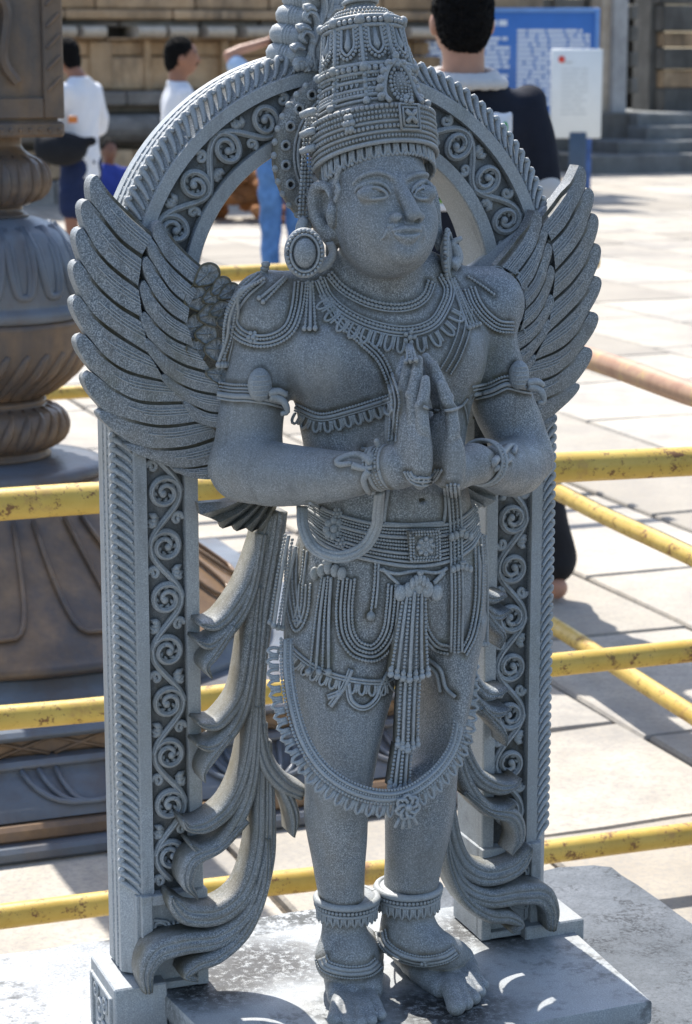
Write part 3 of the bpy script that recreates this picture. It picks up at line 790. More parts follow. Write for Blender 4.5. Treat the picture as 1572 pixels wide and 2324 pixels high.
mb = MB(); rosette(mb, (764, 1200), 26, 8, .008); rosette(mb, (779, 1234), 13, 6, .008); rosette(mb, (772, 1165), 13, 6, .008); SP(mb, 'belt_rosette')
# --- loop of cloth hanging from the wrist
mb = MB(); lp = [(862, 1118), (858, 1160), (853, 1200), (824, 1244), (770, 1264), (716, 1246), (690, 1200), (686, 1150)]
lv = [-.225, -.205, -.19, -.185, -.18, -.165, -.150, -.135]
P3 = resample([L(x, y, v) for (x, y), v in zip(lp, lv)], n=50)
for a, r in ((-.0048, .0032), (0, .0040), (.0048, .0032)):
    T = np.gradient(P3, axis=0); T /= np.linalg.norm(T, axis=1)[:, None]; Nn = np.cross(T, (0, -1, 0)); tube(mb, P3+Nn*a+np.array([0, -.001 if a == 0 else 0, 0]), r, 7)
SP(mb, 'wrist_sash')
# --- frame of the bare belly
mb = MB(); rope(mb, [(882, 1112), (876, 1150), (872, 1186)], 4, .002); rope(mb, [(872, 1188), (930, 1191), (1008, 1186)], 4.2, .003); rope(mb, [(1008, 1184), (1012, 1150), (1010, 1108)], 4, .002)
SP(mb, 'belly_border')
mb = MB()
for dx, r, k in ((-12, 3, 'r'), (-4, 3.8, 'b'), (5, 3.8, 'b'), (13, 3, 'r')):
    (bead_row if k == 'b' else rope)(mb, [(1028+dx, 1100), (1034+dx, 1180), (1036+dx, 1260), (1038+dx, 1360), (1036+dx, 1480)], r, .007)
clasp(mb, (1034, 1212), 44, 22, .010); clasp(mb, (1036, 1284), 40, 20, .010); SP(mb, 'side_tassel')
# --- swags over the hips
def swag(name, pts, offs, r=3.8):
    mb = MB()
    for i, o in enumerate(offs):
        (bead_row if i % 2 == 0 else rope)(mb, shift(pts, o), r if i % 2 == 0 else r*.8, .003)
    return mb
SA = [(770, 1312), (764, 1380), (768, 1436), (786, 1474), (812, 1494), (851, 1500), (884, 1478), (906, 1436), (914, 1380), (918, 1330)]
mb = swag('', SA, (0, -10, -19, -28, -36)); SP(mb, 'hip_swag')
SB = [(705, 1327), (700, 1385), (685, 1424), (668, 1430), (655, 1390), (648, 1320), (652, 1240)]
mb = swag('', SB, (0, 9, 17, 25)); 
SP(mb, 'hip_swag')
SC2 = [(966, 1372), (972, 1424), (994, 1458), (1020, 1466)]
mb = swag('', SC2, (0, 9, 18)); SP(mb, 'hip_swag')
SD = [(1046, 1478), (1066, 1436), (1078, 1370), (1080, 1300), (1078, 1240)]
mb = swag('', SD, (0, 8, 16)); SP(mb, 'hip_swag')
mb = MB(); clasp(mb, (749, 1290), 66, 34); 
for dx in (-24, -14, -4, 6): (bead_row if dx in (-24, -4) else rope)(mb, [(748+dx*.7, 1310), (741+dx, 1400), (738+dx*1.4, 1518)], 3.6, .005)
for dx in (-30, -8, 12): ball(mb, (lambda q: q if q is not None else L(735, 1520, -.17))(hitb(738+dx, 1522, .006)), .0045)
SP(mb, 'hip_tassel')
mb = MB(); bead_row(mb, [(853, 1278), (850, 1330), (843, 1388)], 3.8, .003); rope(mb, [(860, 1278), (858, 1330), (853, 1380)], 3, .003); ball(mb, hitb(842, 1396, .004), .0058); SP(mb, 'small_pendant')
mb = MB(); bead_row(mb, [(690, 1250), (686, 1300), (680, 1330)], 3.4, .003); rope(mb, [(698, 1250), (692, 1300), (688, 1330)], 3, .003); SP(mb, 'small_pendant')
# --- left edge tassels of the hip
mb = MB()
for i, (a, b, c2) in enumerate([((656, 1215), (640, 1300), (622, 1420)), ((664, 1225), (650, 1310), (632, 1424)), ((672, 1240), (655, 1320), (642, 1425)), ((648, 1215), (630, 1310), (614, 1412))]):
    P = resample([L(*a, -.105+i*.004), L(*b, -.10+i*.004), L(*c2, -.09+i*.004)], n=30)
    beads3(mb, P, .0023) if i % 2 else tube(mb, P, .0024, 6)
    ball(mb, P[-1], .0042)
clasp(mb, (662, 1214), 30, 24, .006); SP(mb, 'hip_tassel')
mb = MB()
for i in range(3):
    P = resample([L(1092+i*5, 1215, -.075+i*.006), L(1096+i*5, 1300, -.07+i*.006), L(1092+i*7, 1462, -.06+i*.006)], n=34)
    beads3(mb, P, .0023) if i % 2 else tube(mb, P, .0024, 6)
    ball(mb, P[-1], .0042)
SP(mb, 'hip_tassel')
# --- centre: lion-face clasp, three falls of bead strings down between the knees
mb = MB(); clasp(mb, (945, 1328), 88, 42, .008); clasp(mb, (944, 1310), 36, 30, .013)
rope(mb, [(868, 1290), (886, 1308), (906, 1326)], 4, .004); rope(mb, [(1014, 1288), (1000, 1306), (984, 1322)], 4, .004); rope(mb, [(862, 1292), (900, 1302), (945, 1296), (990, 1300), (1016, 1290)], 4.2, .004)
rope(mb, [(905, 1326), (902, 1360)], 3.4, .004); rope(mb, [(985, 1326), (1010, 1300)], 3.4, .004)
SP(mb, 'centre_clasp')
mb = MB()
def fall(y0, y1, xa, wa, xb, wb, v0, v1, n=6, r=.0023):
    base = []
    for i in range(n):
        a = i/(n-1)-.5
        P = resample([L(xa+a*wa, y0, v0+.012*abs(a)), L((xa+xb)/2+a*(wa*.6+wb*.4), (y0*.55+y1*.45), (v0+v1)/2-.004+.012*abs(a)), L(xb+a*wb, y1+(.5-abs(a))*26, v1+.012*abs(a))], n=40)
        if i % 2 == 0: beads3(mb, P, r)
        else: tube(mb, P, r*.95, 6)
        ball(mb, P[-1], r*2.0); ball(mb, P[-1]+np.array([0, 0, .006]), r*1.6)
        base.append(P+np.array([0, .004, 0]))
    # the carved slab behind the strings
    k = len(base[0]); rings = []
    for j in range(0, k, 3):
        row = [base[i][j] for i in range(n)]
        rings.append(row+[q+np.array([0, .014, 0]) for q in row[::-1]])
    sweep(mb, rings)
fall(1342, 1530, 942, 48, 930, 84, -.185, -.188, 7)
fall(1545, 1690, 932, 42, 926, 44, -.178, -.176, 5)
fall(1690, 1786, 918, 34, 908, 44, -.172, -.176, 5)
SP(mb, 'bead_string_fall')
# --- hem with loops
mb = MB(); HM = [(652, 1452), (676, 1480), (713, 1508), (760, 1530), (822, 1543), (868, 1544), (893, 1532)]
rows_of(mb, HM, [(0, 3.4, 'r'), (7, 3.2, 'r')], .002); fringe(mb, shift(HM, 10), 24, 22, 1, r=2.8)
for q in ([(800, 1520), (790, 1545), (775, 1572), (745, 1585)], [(775, 1572), (758, 1596), (752, 1604)], [(792, 1550), (800, 1590), (826, 1604), (852, 1586), (868, 1548), (896, 1500)]): rope(mb, q, 4.2, .0025); rope(mb, shift(q, 7), 2.6, .002)
for q in ([(968, 1492), (1000, 1520), (1012, 1560), (1034, 1582)], [(962, 1500), (990, 1528), (1000, 1570)]): rope(mb, q, 4.6, .004)
SP(mb, 'kilt_hem')
# --- the big garland that swings free from hip to hip below the knees
mb = MB()
gp = [(655, 1450, -.120), (656, 1520, -.135), (668, 1600, -.150), (692, 1676, -.165), (731, 1736, -.180), (786, 1778, -.190), (851, 1800, -.193), (913, 1797, -.190), (967, 1766, -.183), (1011, 1718, -.170), (1034, 1660, -.155), (1042, 1560, -.135), (1040, 1484, -.120)]
GP = resample([L(*q) for q in gp], n=120); ctr = L(852, 1560, -.16)
T = np.gradient(GP, axis=0); T /= np.linalg.norm(T, axis=1)[:, None]; out = np.cross(T, (0, 1, 0)); out *= np.sign((out*(GP-ctr)).sum(1))[:, None]
tube(mb, GP, .0040, 8, flat=1.3, up=(0, -1, 0)); beads3(mb, GP-out*.0050+np.array([0, -.002, 0]), .0022); beads3(mb, GP+out*.0025+np.array([0, -.0048, 0]), .0019); tube(mb, GP+out*.0062+np.array([0, -.004, 0]), .0030, 6); beads3(mb, GP+out*.0115+np.array([0, -.003, 0]), .0023)
tube(mb, GP-out*.001+np.array([0, -.0050, 0]), .0020, 6)
n = len(GP)
for i in range(4, n-4, 3):
    c = GP[i]+out[i]*.014; t = T[i]*.0036; o = out[i]; hgt = .0155
    tube(mb, resample([c-t*1.1, c-t*1.1+o*hgt*.6, c+o*hgt, c+t*1.1+o*hgt*.6, c+t*1.1], n=9), .0023, 6)
    if i+1 < n: cc2 = (GP[i+1]*.5+GP[min(i+2, n-1)]*.5)+out[i]*.014; tube(mb, [cc2, cc2+o*hgt*.85], .0021, 6)
SP(mb, 'fringed_garland')
mb = MB(); p = L(924, 1830, -.198); 
for k in range(7): a = k*2*pi/7; tube(mb, resample([p, p+np.array([cos(a)*.010, -.005, sin(a)*.010]), p+np.array([cos(a+.7)*.016, -.002, sin(a+.7)*.016]), p+np.array([cos(a+1.5)*.012, -.004, sin(a+1.5)*.012])], n=9), .0024, 6)
ball(mb, p+np.array([0, -.005, 0]), .005)
for k in range(4): tube(mb, [p+np.array([-.008+.005*k, 0, -.012]), p+np.array([-.016+.010*k, 0, -.030+.003*abs(k-1.5)])], .0022, 6)
SP(mb, 'garland_rosette')
# --- anklets and foot bands
def anklet(x, xr, y0, y1, vv, rr, fr=True):
    mb = MB(); a = L(x, y0, vv); ca = (L(x, y0, vv)+L(xr, y0, vv))/2; cb = (L(x, y1, vv)+L(xr, y1, vv))/2
    def circ(c, rx, ry, z): t = np.linspace(0, 2*pi, 57); return np.stack([c[0]+rx*np.cos(t), c[1]+ry*np.sin(t), np.full(57, z)], 1)
    rx = (L(xr, y0, vv)[0]-a[0])/2*.99; ry = rx*1.02; z0, z1 = ca[2], cb[2]; h = z0-z1
    tube(mb, circ(ca, rx, ry, z0), .0050, 8, flat=.8); beads3(mb, circ(ca, rx+.001, ry+.001, z0-.0075), .0026); tube(mb, circ(ca, rx-.001, ry-.001, z0-.013), .0026, 6)
    for i in range(26):
        t = 2*pi*i/26; e = lambda dt, z, k=0: np.array([ca[0]+(rx-.001+k)*cos(t+dt), ca[1]+(ry-.001+k)*sin(t+dt), z])
        tube(mb, resample([e(-.06, z0-.014), e(-.06, z1+.006), e(0, z1), e(.06, z1+.006), e(.06, z0-.014)], n=9), .0018, 5)
        tube(mb, [e(.12, z0-.014), e(.12, z1+.003)], .0016, 5)
    lathe(mb, [(rx-.004, z1+.003-ca[2]), (rx-.002, z1+.005-ca[2]), (rx-.002, z0-ca[2]), (rx-.005, z0-ca[2]+.003)], (ca[0], ca[1], ca[2]), 40)
    SP(mb, 'anklet')
anklet(722, 853, 2036, 2080, -.083, .034); anklet(860, 994, 2012, 2060, -.083, .034)
mb = MB(); FB = [(734, 2172), (745, 2190), (790, 2202), (835, 2198), (856, 2182)]
rows_of(mb, FB, [(-8, 3.4, 'b'), (0, 5.5, 'r'), (9, 5.5, 'r'), (18, 3.2, 'b')], .001); SP(mb, 'foot_band')
mb = MB(); FB2 = [(868, 2112), (876, 2140), (908, 2165), (955, 2178), (1005, 2172), (1032, 2156)]
rows_of(mb, FB2, [(-7, 3.2, 'b'), (0, 5.5, 'r'), (9, 4.0, 'r'), (15, 3.0, 'b')], .0015); rosette(mb, (966, 2180), 13, 5); SP(mb, 'foot_band')
# --- earrings
mb = MB(); c = L(692, 574, -.125); nrm = np.array([-.30, -1, .05]); nrm /= np.linalg.norm(nrm); e1 = np.cross(nrm, (0, 0, 1)); e1 /= np.linalg.norm(e1); e2 = np.cross(e1, nrm); e2 *= np.sign(e2[2])
Rr = np.stack([e1, nrm, e2], 1); t = np.linspace(0, 2*pi, 41)
el = lambda a, b, o=0: c+e1*(a*np.cos(t))[:, None]+e2*(b*np.sin(t))[:, None]+nrm*o
K = .82
ball(mb, c+nrm*.001, (.0135, .0125, .0180), unit=SPH_B, rot=Rr); ball(mb, c-nrm*.006, (.0215, .005, .026), unit=SPH_B, rot=Rr)
tube(mb, el(.0168, .0218, .004), .0017, 6); beads3(mb, el(.0205, .0262, .003), .0025); tube(mb, el(.0205, .0262, -.003), .0038, 8)
for k in range(0): z = -.014+.0056*k; w = .0150*sqrt(1-(z/.026)**2); tube(mb, [c+e1*x*w+e2*z+nrm*(.0102*sqrt(max(.05, 1-(x*w/.0205)**2-(z/.026)**2))) for x in np.linspace(-.7, .7, 7)], .0009, 5)
tube(mb, resample([L(750, 548, -.11), L(757, 575, -.11), L(742, 600, -.11), L(722, 612, -.11)], n=12), .0055, 7)
SP(mb, 'round_earring')
mb = MB(); c = L(1014, 580, -.085); nrm = np.array([.85, -.55, .05]); nrm /= np.linalg.norm(nrm); e1 = np.cross(nrm, (0, 0, 1)); e1 /= np.linalg.norm(e1); e2 = np.cross(e1, nrm); e2 *= np.sign(e2[2]); Rr = np.stack([e1, nrm, e2], 1)
ball(mb, c, (.022, .007, .027), unit=SPH_B, rot=Rr); beads3(mb, el(.0245, .0315, .002), .0029); tube(mb, el(.0215, .0275, .004), .0026, 6)
tube(mb, resample([L(1024, 605, -.085), L(1038, 588, -.08), L(1036, 566, -.08), L(1028, 552, -.08), L(1048, 540, -.08)], n=16), np.linspace(.010, .003, 16), 8)
SP(mb, 'round_earring')
# ------------------------------------------------------------------ crown
CB = hp(.0055, -.004, .068)          # centre of the crown's lower rim
KH = lambda h: h if h < .05 else .05+(h-.05)*.82
CPROF = [(0, .0735), (.006, .0745), (.030, .0755), (.046, .0745), (.050, .066), (.062, .0610), (.078, .0580), (.094, .0550), (.100, .0565), (.108, .0540), (.118, .0520), (.135, .0500), (.165, .0465), (.172, .0485), (.180, .0455), (.184, .039), (.192, .032), (.198, .023), (.204, .018), (.212, .019), (.220, .013), (.226, .002)]
_ph = np.array(CPROF)
def CR(h): return float(np.interp(h, _ph[:, 0], _ph[:, 1]))
def DZ(a, h): return -.0125*(1-cos(a))*max(0, 1-h/.10)
def cp(a, h, o=0.0):
    r = CR(h)+o; return CB+HR@np.array([r*sin(a), r*cos(a)*1.0, KH(h)+DZ(a, h)])       # a = 0 straight ahead
mb = MB(); rings = []
for h in np.linspace(0, .226, 110):
    r = CR(h); rings.append([CB+HR@np.array([r*sin(a), r*cos(a), KH(h)+DZ(a, h)]) for a in np.linspace(0, 2*pi, 129)[:-1]])
rings.insert(0, [CB+HR@np.array([.064*sin(a), .064*cos(a), .002+DZ(a, 0)]) for a in np.linspace(0, 2*pi, 129)[:-1]])
sweep(mb, rings); crown = SP(mb, 'crown')
AR = np.linspace(-1.9, 1.9, 90)
def cring(mb, h, o, r, kind='b', a=AR):
    P = np.array([cp(t, h, o) for t in a])
    beads3(mb, P, r) if kind == 'b' else tube(mb, P, r, 6)
mb = MB()
for h, o, r, k in [(.002, .001, .0030, 'r'), (.0085, .0005, .0022, 'b'), (.0140, .0002, .0020, 'r'), (.0195, .0010, .0027, 'b'), (.0255, 0, .0020, 'r'), (.0310, .0005, .0024, 'b'), (.0370, .0003, .0022, 'b'), (.0435, .0006, .0030, 'b'),
                   (.055, .001, .0020, 'r'), (.0625, .002, .0026, 'r'), (.067, .002, .0022, 'b'), (.0715, .0015, .0024, 'r'), (.084, .001, .0024, 'r'), (.0955, .001, .0026, 'r'), (.1015, .002, .0040, 'b'), (.1080, .002, .0028, 'r'),
                   (.166, .001, .0028, 'r'), (.1725, .0015, .0036, 'b'), (.179, .001, .0028, 'r'), (.187, .002, .0022, 'b'), (.194, .002, .0024, 'b'), (.211, .001, .0030, 'r')]: cring(mb, h, o, r, k)
SP(mb, 'bead_band', parent=crown)
mb = MB()
def crown_part(name): 
    o = SP(mb, name, parent=crown); return o
for i in range(-4, 5):                     # upright ribs of beads on the middle and upper tiers
    a = i*pi/4.6+.18; mb = MB()
    for da in (-.07, .07): beads3(mb, np.array([cp(a+da, h, .001) for h in np.linspace(.110, .166, 20)]), .0023)
    beads3(mb, np.array([cp(a, h, .003) for h in np.linspace(.056, .102, 16)]), .0030); beads3(mb, np.array([cp(a+.075, h, .0015) for h in np.linspace(.056, .102, 16)]), .0021)
    ball(mb, cp(a, .053, .006), .0050); ball(mb, cp(a, .175, .003), .0062); ball(mb, cp(a, .104, .004), .0058)
    tube(mb, np.array([cp(a, h, .002) for h in np.linspace(.11, .166, 10)]), .0026, 6); tube(mb, np.array([cp(a, h, -.0005) for h in np.linspace(.050, .178, 16)]), .0035, 6); crown_part('crown_rib')
for i in range(-5, 5):                     # beaded loops with a drop inside
    a = (i+.5)*pi/4.6+.18; w = .215; mb = MB()
    for ww, hh, r, k in ((w, 0, .0024, 'b'), (w*.74, .006, .0018, 'r')):
        P = resample([cp(a-ww, .163, .001), cp(a-ww, .138, .002), cp(a-ww*.7, .124+hh, .0035), cp(a, .117+hh, .0045), cp(a+ww*.7, .124+hh, .0035), cp(a+ww, .138, .002), cp(a+ww, .163, .001)], n=44)
        beads3(mb, P, r) if k == 'b' else tube(mb, P, r, 6)
    tube(mb, [cp(a, .163, -.001), cp(a, .148, .0), cp(a, .136, .0015), cp(a, .129, .001)], [.0020, .0030, .0044, .0018], 8)
    for k in range(-3, 4):
        tube(mb, [cp(a+k*.055, .0945, .0), cp(a+k*.055, .089, .0012)], .0014, 5)
        if k % 2: tube(mb, resample([cp(a+k*.055-.022, .081, .001), cp(a+k*.055, .0755, .0015), cp(a+k*.055+.022, .081, .001)], n=5), .0014, 5)
    crown_part('crown_loop')
mb = MB()                                   # fringe below the rim
n = 21
for i in range(n):
    a = -1.55+i*3.1/(n-1); f = 1-.22*(a*a)*0
    dz = -.021+.007*cos(a)
    c = lambda da, t: CB+HR@np.array([(.0695+.0005*t)*sin(a+da), (.0695+.0005*t)*cos(a+da), t*dz+DZ(a+da, 0)])
    tube(mb, resample([c(-.045, 0), c(-.045, .65), c(0, 1.0), c(.045, .65), c(.045, 0)], n=9), .0021, 6)
    tube(mb, [c(.078, 0), c(.078, .9)], .0022, 6); ball(mb, c(.078, .92), .0027)
SP(mb, 'crown_fringe', parent=crown)
mb = MB()                                   # pointed plaque at the brow
A0 = .16
for s in (-1, 1):
    P = resample([cp(A0+s*.0, .112, .008), cp(A0+s*.20, .098, .007), cp(A0+s*.30, .080, .007), cp(A0+s*.34, .060, .007), cp(A0+s*.30, .048, .008)], n=24); tube(mb, P, .0032, 7)
    for k, (da, h) in enumerate(((.40, .056), (.40, .069), (.36, .082), (.27, .094), (.16, .105))):
        c = cp(A0+s*da, h, .006); ball(mb, c, (.0062, .0045, .0058)); ball(mb, c+fwd*.004+upv*.001, .0030)
t = np.linspace(0, 2*pi, 45)
for wa, ha, r, o in ((.20, .026, .0028, .0075), (.14, .020, .0020, .0085)):
    P = np.array([cp(A0+wa*sin(q), .072+ha*cos(q), o) for q in t]); beads3(mb, P, r)
ball(mb, cp(A0, .072, .003), (.0105, .008, .0175), unit=SPH_B, rot=HR)
for da in (-.04, .04): beads3(mb, np.array([cp(A0+da, h, .0115-abs(h-.072)*.12) for h in np.linspace(.058, .086, 9)]), .0017)
ball(mb, cp(A0, .116, .009), (.005, .004, .006)); ball(mb, cp(A0, .124, .007), (.003, .003, .005))
sweep(mb, [[cp(A0+da, h, .001) for da, h in ((-.32, .050), (-.30, .082), (0, .114), (.30, .082), (.32, .050))], [cp(A0+da, h, .006) for da, h in ((-.32, .050), (-.30, .082), (0, .114), (.30, .082), (.32, .050))]])
crown_part('crown_plaque')
# square under it
mb = MB()
sq = [(-.17, .014), (.17, .014), (.17, .044), (-.17, .044)]
for s_ in (1.0, .72): P = [cp(A0+a*s_, .029+(h-.029)*s_, .005) for a, h in sq]; tube(mb, P+[P[0]], .0019, 5)
for k in range(4): a = pi/4+k*pi/2; tube(mb, [cp(A0, .029, .007), cp(A0+.12*cos(a), .029+.010*sin(a), .006)], .003, 6)
sweep(mb, [[cp(A0+a, h, o) for a, h in sq] for o in (-.002, .0035)])
crown_part('brow_square'); mb = MB()
for k in range(6): a = -.80+.0*k; ball(mb, cp(a+.055*cos(k*pi/3), .029+.008*sin(k*pi/3), .003), .0042)
ball(mb, cp(-.80, .029, .005), .004)
crown_part('crown_rosette')
# long string of beads behind the ear, hanging from the crown
mb = MB()
for i, x in enumerate((686, 693, 701, 708)):
    P = resample([L(x+12, 262, -.07), L(x+4, 330, -.07), L(x, 390, -.07), L(x-6+i, 492, -.07)], n=60); beads3(mb, P, .0024)
for i in range(5): ball(mb, L(690+i*3, 498+i*4, -.075), .0042)
for y in (255, 300, 338): tube(mb, [L(684, y+8, -.075), L(700, y, -.082), L(716, y-4, -.09)], .0045, 7)
tube(mb, resample([L(690, 500, -.08), L(684, 520, -.085), L(690, 540, -.09), L(700, 552, -.1)], n=10), .007, 8)
SP(mb, 'side_bead_string')
# curls of hair before the ear
mb = MB()
for k in range(5): ball(mb, on(772-k*2.0, 385+k*17, -.0015), (.0040, .0040, .0052))
SP(mb, 'hair_lock')
# knob and halo plate behind the head
mb = MB(); hc = L(706, 352, -.030); hc = np.array([UC-.002, -.024, hc[2]])
rr = .0985; t = np.linspace(-.1, 2*pi-.1, 97)
ring = lambda r, v: np.stack([hc[0]+r*np.sin(t), np.full(97, v), hc[2]+r*np.cos(t)*1.02], 1)
S = []
for r, v in ((.060, -.026), (.070, -.030), (.088, -.030), (.096, -.028), (.1000, -.024), (.1000, -.012), (.060, -.010)): S.append(ring(r, v))
S = np.array(S).transpose(1, 0, 2); sweep(mb, S, caps=False)
for k in range(40):
    a = 2*pi*k/40; c = np.array([hc[0]+sin(a)*.0995, -.022, hc[2]+cos(a)*.1015])
    ball(mb, c, (.0048, .005, .0048)); 
for k in range(24):
    a = 2*pi*(k+.5)/24; c = np.array([hc[0]+sin(a)*.0885, -.031, hc[2]+cos(a)*.0905]); q = np.linspace(0, 2*pi, 13)
    for rr2, dx in ((.0052, 0),):
        tube(mb, np.stack([c[0]+rr2*np.cos(q), np.full(13, c[1]), c[2]+rr2*np.sin(q)], 1), .0020, 5)
tube(mb, ring(.0725, -.0315), .0024, 6); tube(mb, ring(.0775, -.0310), .0018, 6)
SP(mb, 'halo_plate')
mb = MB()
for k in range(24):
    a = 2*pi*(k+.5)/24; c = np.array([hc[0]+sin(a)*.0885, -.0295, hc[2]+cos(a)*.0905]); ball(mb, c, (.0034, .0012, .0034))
M_HOLE = NT('hollow_shade'); M_HOLE = M_HOLE.out((.012, .012, .012), .9)  # black discs on the plate, painted shade of its holes
SP(mb, 'halo_hole_shade', M_HOLE)
# ------------------------------------------------------------------ carved arch behind the statue
RO = .278; ZC = 1.2385; ZB = .372; WB = .080; DF = .082
def fpath(s):
    """outer edge of the flat face: left foot -> over the arch -> right foot; returns point, inward normal, tangent"""
    h = ZC-ZB; a = pi*RO
    if s < h: return np.array([UC-RO, 0, ZB+s]), np.array([1., 0, 0]), np.array([0, 0, 1.])
    if s < h+a:
        t = (s-h)/RO; return np.array([UC-RO*cos(t), 0, ZC+RO*sin(t)]), np.array([cos(t), 0, -sin(t)]), np.array([sin(t), 0, cos(t)])
    s2 = s-h-a; return np.array([UC+RO, 0, ZC-s2]), np.array([-1., 0, 0]), np.array([0, 0, -1.])
SL = 2*(ZC-ZB)+pi*RO
def fp(s, t, v):
    p, n, _ = fpath(s); return p+n*t+np.array([0, v, 0])
prof = [(-.024, .082), (-.024, .062), (-.0215, .060), (-.0215, .055), (-.024, .053), (-.024, .043), (-.0215, .041), (-.0215, .036), (-.024, .034), (-.024, .024), (-.0015, .0035), (0, 0), (.0150, 0), (.0163, .0125), (.0632, .0125), (.0645, 0), (.0800, 0), (.0815, .002), (.0815, .082)]
def span(s0, s1, n): return [[fp(s, t, v) for t, v in prof] for s in np.linspace(s0, s1, n)]
mb = MB(); h = ZC-ZB; a = pi*RO; sv = [0, h]+list(np.linspace(h, h+a, 61)[1:-1])+[h+a, SL]
sweep(mb, [[fp(s, t, v) for t, v in prof] for s in sv])
arch = sharpen(SP(mb, 'arch_frame'), 28)
# floor of the sunk panel: recess shade painted in as darker stone, with dirt
M_FLOOR = lichen_on(granite('shaded_dirty_granite', 1.6, tone=.45), .8, (.06, .05, .025), 5)
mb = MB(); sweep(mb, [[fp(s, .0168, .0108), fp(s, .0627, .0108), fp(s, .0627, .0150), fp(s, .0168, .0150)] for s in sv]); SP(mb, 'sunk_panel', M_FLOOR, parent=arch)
# scrolling vine in the sunk panel
HWP = .0235
def pan(s, x, lift=0.0): return fp(s, .0398-x*HWP, .0125-lift)     # x = -1 inner .. 1 outer
def vine(mb, s0, s1, unit=.0655, phase=1):
    n = max(1, int(round((s1-s0)/unit))); U = (s1-s0)/n
    # main stem
    q = np.linspace(s0, s1, n*14); P = [pan(x, phase*.84*cos(pi*(x-s0-U/2)/U), .004) for x in q]
    for w, l in ((.0046, 0), (.0018, .0046)): tube(mb, [p+np.array([0, -l, 0]) for p in P], w, 6)
    for i in range(n):
        c = s0+(i+.5)*U; sd = phase*(1 if i % 2 == 0 else -1)
        # the branch rolls up inside the bulge of the stem
        R0 = .80; th = np.linspace(0, 2*pi*1.55, 50); rad = R0*(1-th/th[-1])**.62*.95+.12
        P = [pan(c-HWP*rad_*sin(t_)*-1*.98, sd*rad_*cos(t_), .0045+.0030*t_/th[-1]) for t_, rad_ in zip(th, rad)]
        r = np.linspace(.0048, .0030, len(P)); tube(mb, P, r, 7); tube(mb, [p+np.array([0, -.0044, 0]) for p in P[:38]], .0016, 5)
        ball(mb, P[-1], (.0050, .0050, .0050))
        for t_ in np.linspace(.5, 5.6, 7):              # lobes that fill the inside of the scroll
            k_ = int(t_/th[-1]*(len(th)-1)); r_ = rad[k_]
            tube(mb, [pan(c+HWP*(r_-q)*sin(t_+dq)*.98, sd*(r_-q)*cos(t_+dq), .0035) for q, dq in ((.02, 0), (.20, .16), (.33, .42))], [.0030, .0030, .0012], 6)
        for e_ in (-1, 1):                              # pointed leaves where the scroll meets the border
            for da in (-.2, .12): tube(mb, [pan(c+e_*U*.36, sd*.55, .003), pan(c+e_*(U*.42)+da*HWP*.4, sd*.76, .0045), pan(c+e_*U*.46+da*HWP, sd*.97, .002)], [.0018, .0034, .0010], 6)
        # small curl and leaves in the corner left free by the bulge
        th = np.linspace(0, 2*pi*1.0, 20); rad = .30*(1-th/th[-1])**.8+.07; cx = c-U*.5; sx = -sd*-.62
        P = [pan(cx+HWP*(rad_*sin(t_)), -sd*-.66*1-0+sd*0*rad_+rad_*cos(t_)*sd*.9, .0045) for t_, rad_ in zip(th, rad)]
        tube(mb, P, np.linspace(.0036, .0024, len(P)), 6); ball(mb, P[-1], .0034)
        for da in (-.45, 0, .45):
            e = pan(cx+HWP*.8*da, -sd*.88+sd*.0, .003); tube(mb, [pan(cx+HWP*.15*da, -sd*.35, .003), pan(cx+HWP*.5*da, -sd*.62, .005), e], [.0022, .0050, .0012], 6)
def panel_vine(name, s0, s1, phase): mb = MB(); vine(mb, s0, s1, phase=phase); SP(mb, name, parent=arch)
panel_vine('scroll_vine', .122, h, 1); panel_vine('scroll_vine', h, h+a*.5-.02, -1); panel_vine('scroll_vine', h+a*.5+.02, h+a, 1); panel_vine('scroll_vine', h+a, SL-.122, 1)
# the slanting leaves of the outer moulding, one mesh shared by all
mb = MB()
P = resample([(-.0075, .0045, .0095), (-.0050, .0040, .0120), (-.0015, .0030, .0095), (.0020, .002, .0030), (.0065, .001, -.0050), (.0125, .0, -.0130)], n=16)
mb2 = MB(); tube(mb2, P[:, [0, 1, 2]]*[1, -1, 1], np.interp(np.linspace(0, 1, 16), [0, .12, .3, 1], [.0036, .0046, .0044, .0018]), 7)
ball(mb2, (-.0072, -.0045, .0092), .0036); tube(mb2, (P+[.0035, -.001, -.001])[2:]*[1, -1, 1], np.linspace(.0016, .0008, 14), 5)
leaf0 = SP(mb2, 'carved_leaf', parent=arch); leaf_me = leaf0.data
def place_leaf(o, s, flip=1):
    p, n, t = fpath(s)
    # chamfer runs from (0,0) to (-.024,.024): local z = outwards across the chamfer, x = along the frame, y = inwards
    zax = (-n*.7071+np.array([0, .7071, 0])); yax = (n*.7071+np.array([0, .7071, 0])); xax = np.cross(yax, zax)
    m = Matrix.Identity(4)
    for i in range(3): m[i][0] = xax[i]; m[i][1] = yax[i]; m[i][2] = zax[i]
    c = p-n*.0125+np.array([0, .0125, 0]); m[0][3], m[1][3], m[2][3] = c
    if flip < 0: m = m @ Matrix.Diagonal((-1, 1, 1, 1))
    o.matrix_local = m
ls = list(np.arange(.122, h+a*.5-.05, .0128)); rs = [SL-x for x in ls]; first = True
for s, f in [(x, -1) for x in ls]+[(x, 1) for x in rs]:
    o = leaf0 if first else leaf0.copy()
    if not first: COL.objects.link(o); o.parent = arch
    first = False; place_leaf(o, s, f)
# dashes on the outer side
mb = MB()
for s in np.arange(.13, SL-.13, .0105):
    for v in (.0385, .0575): c = fp(s, -.0225, v); e = fp(s+.007, -.0225, v); tube(mb, [c, e], .0016, 5)
SP(mb, 'side_bead_row', parent=arch)
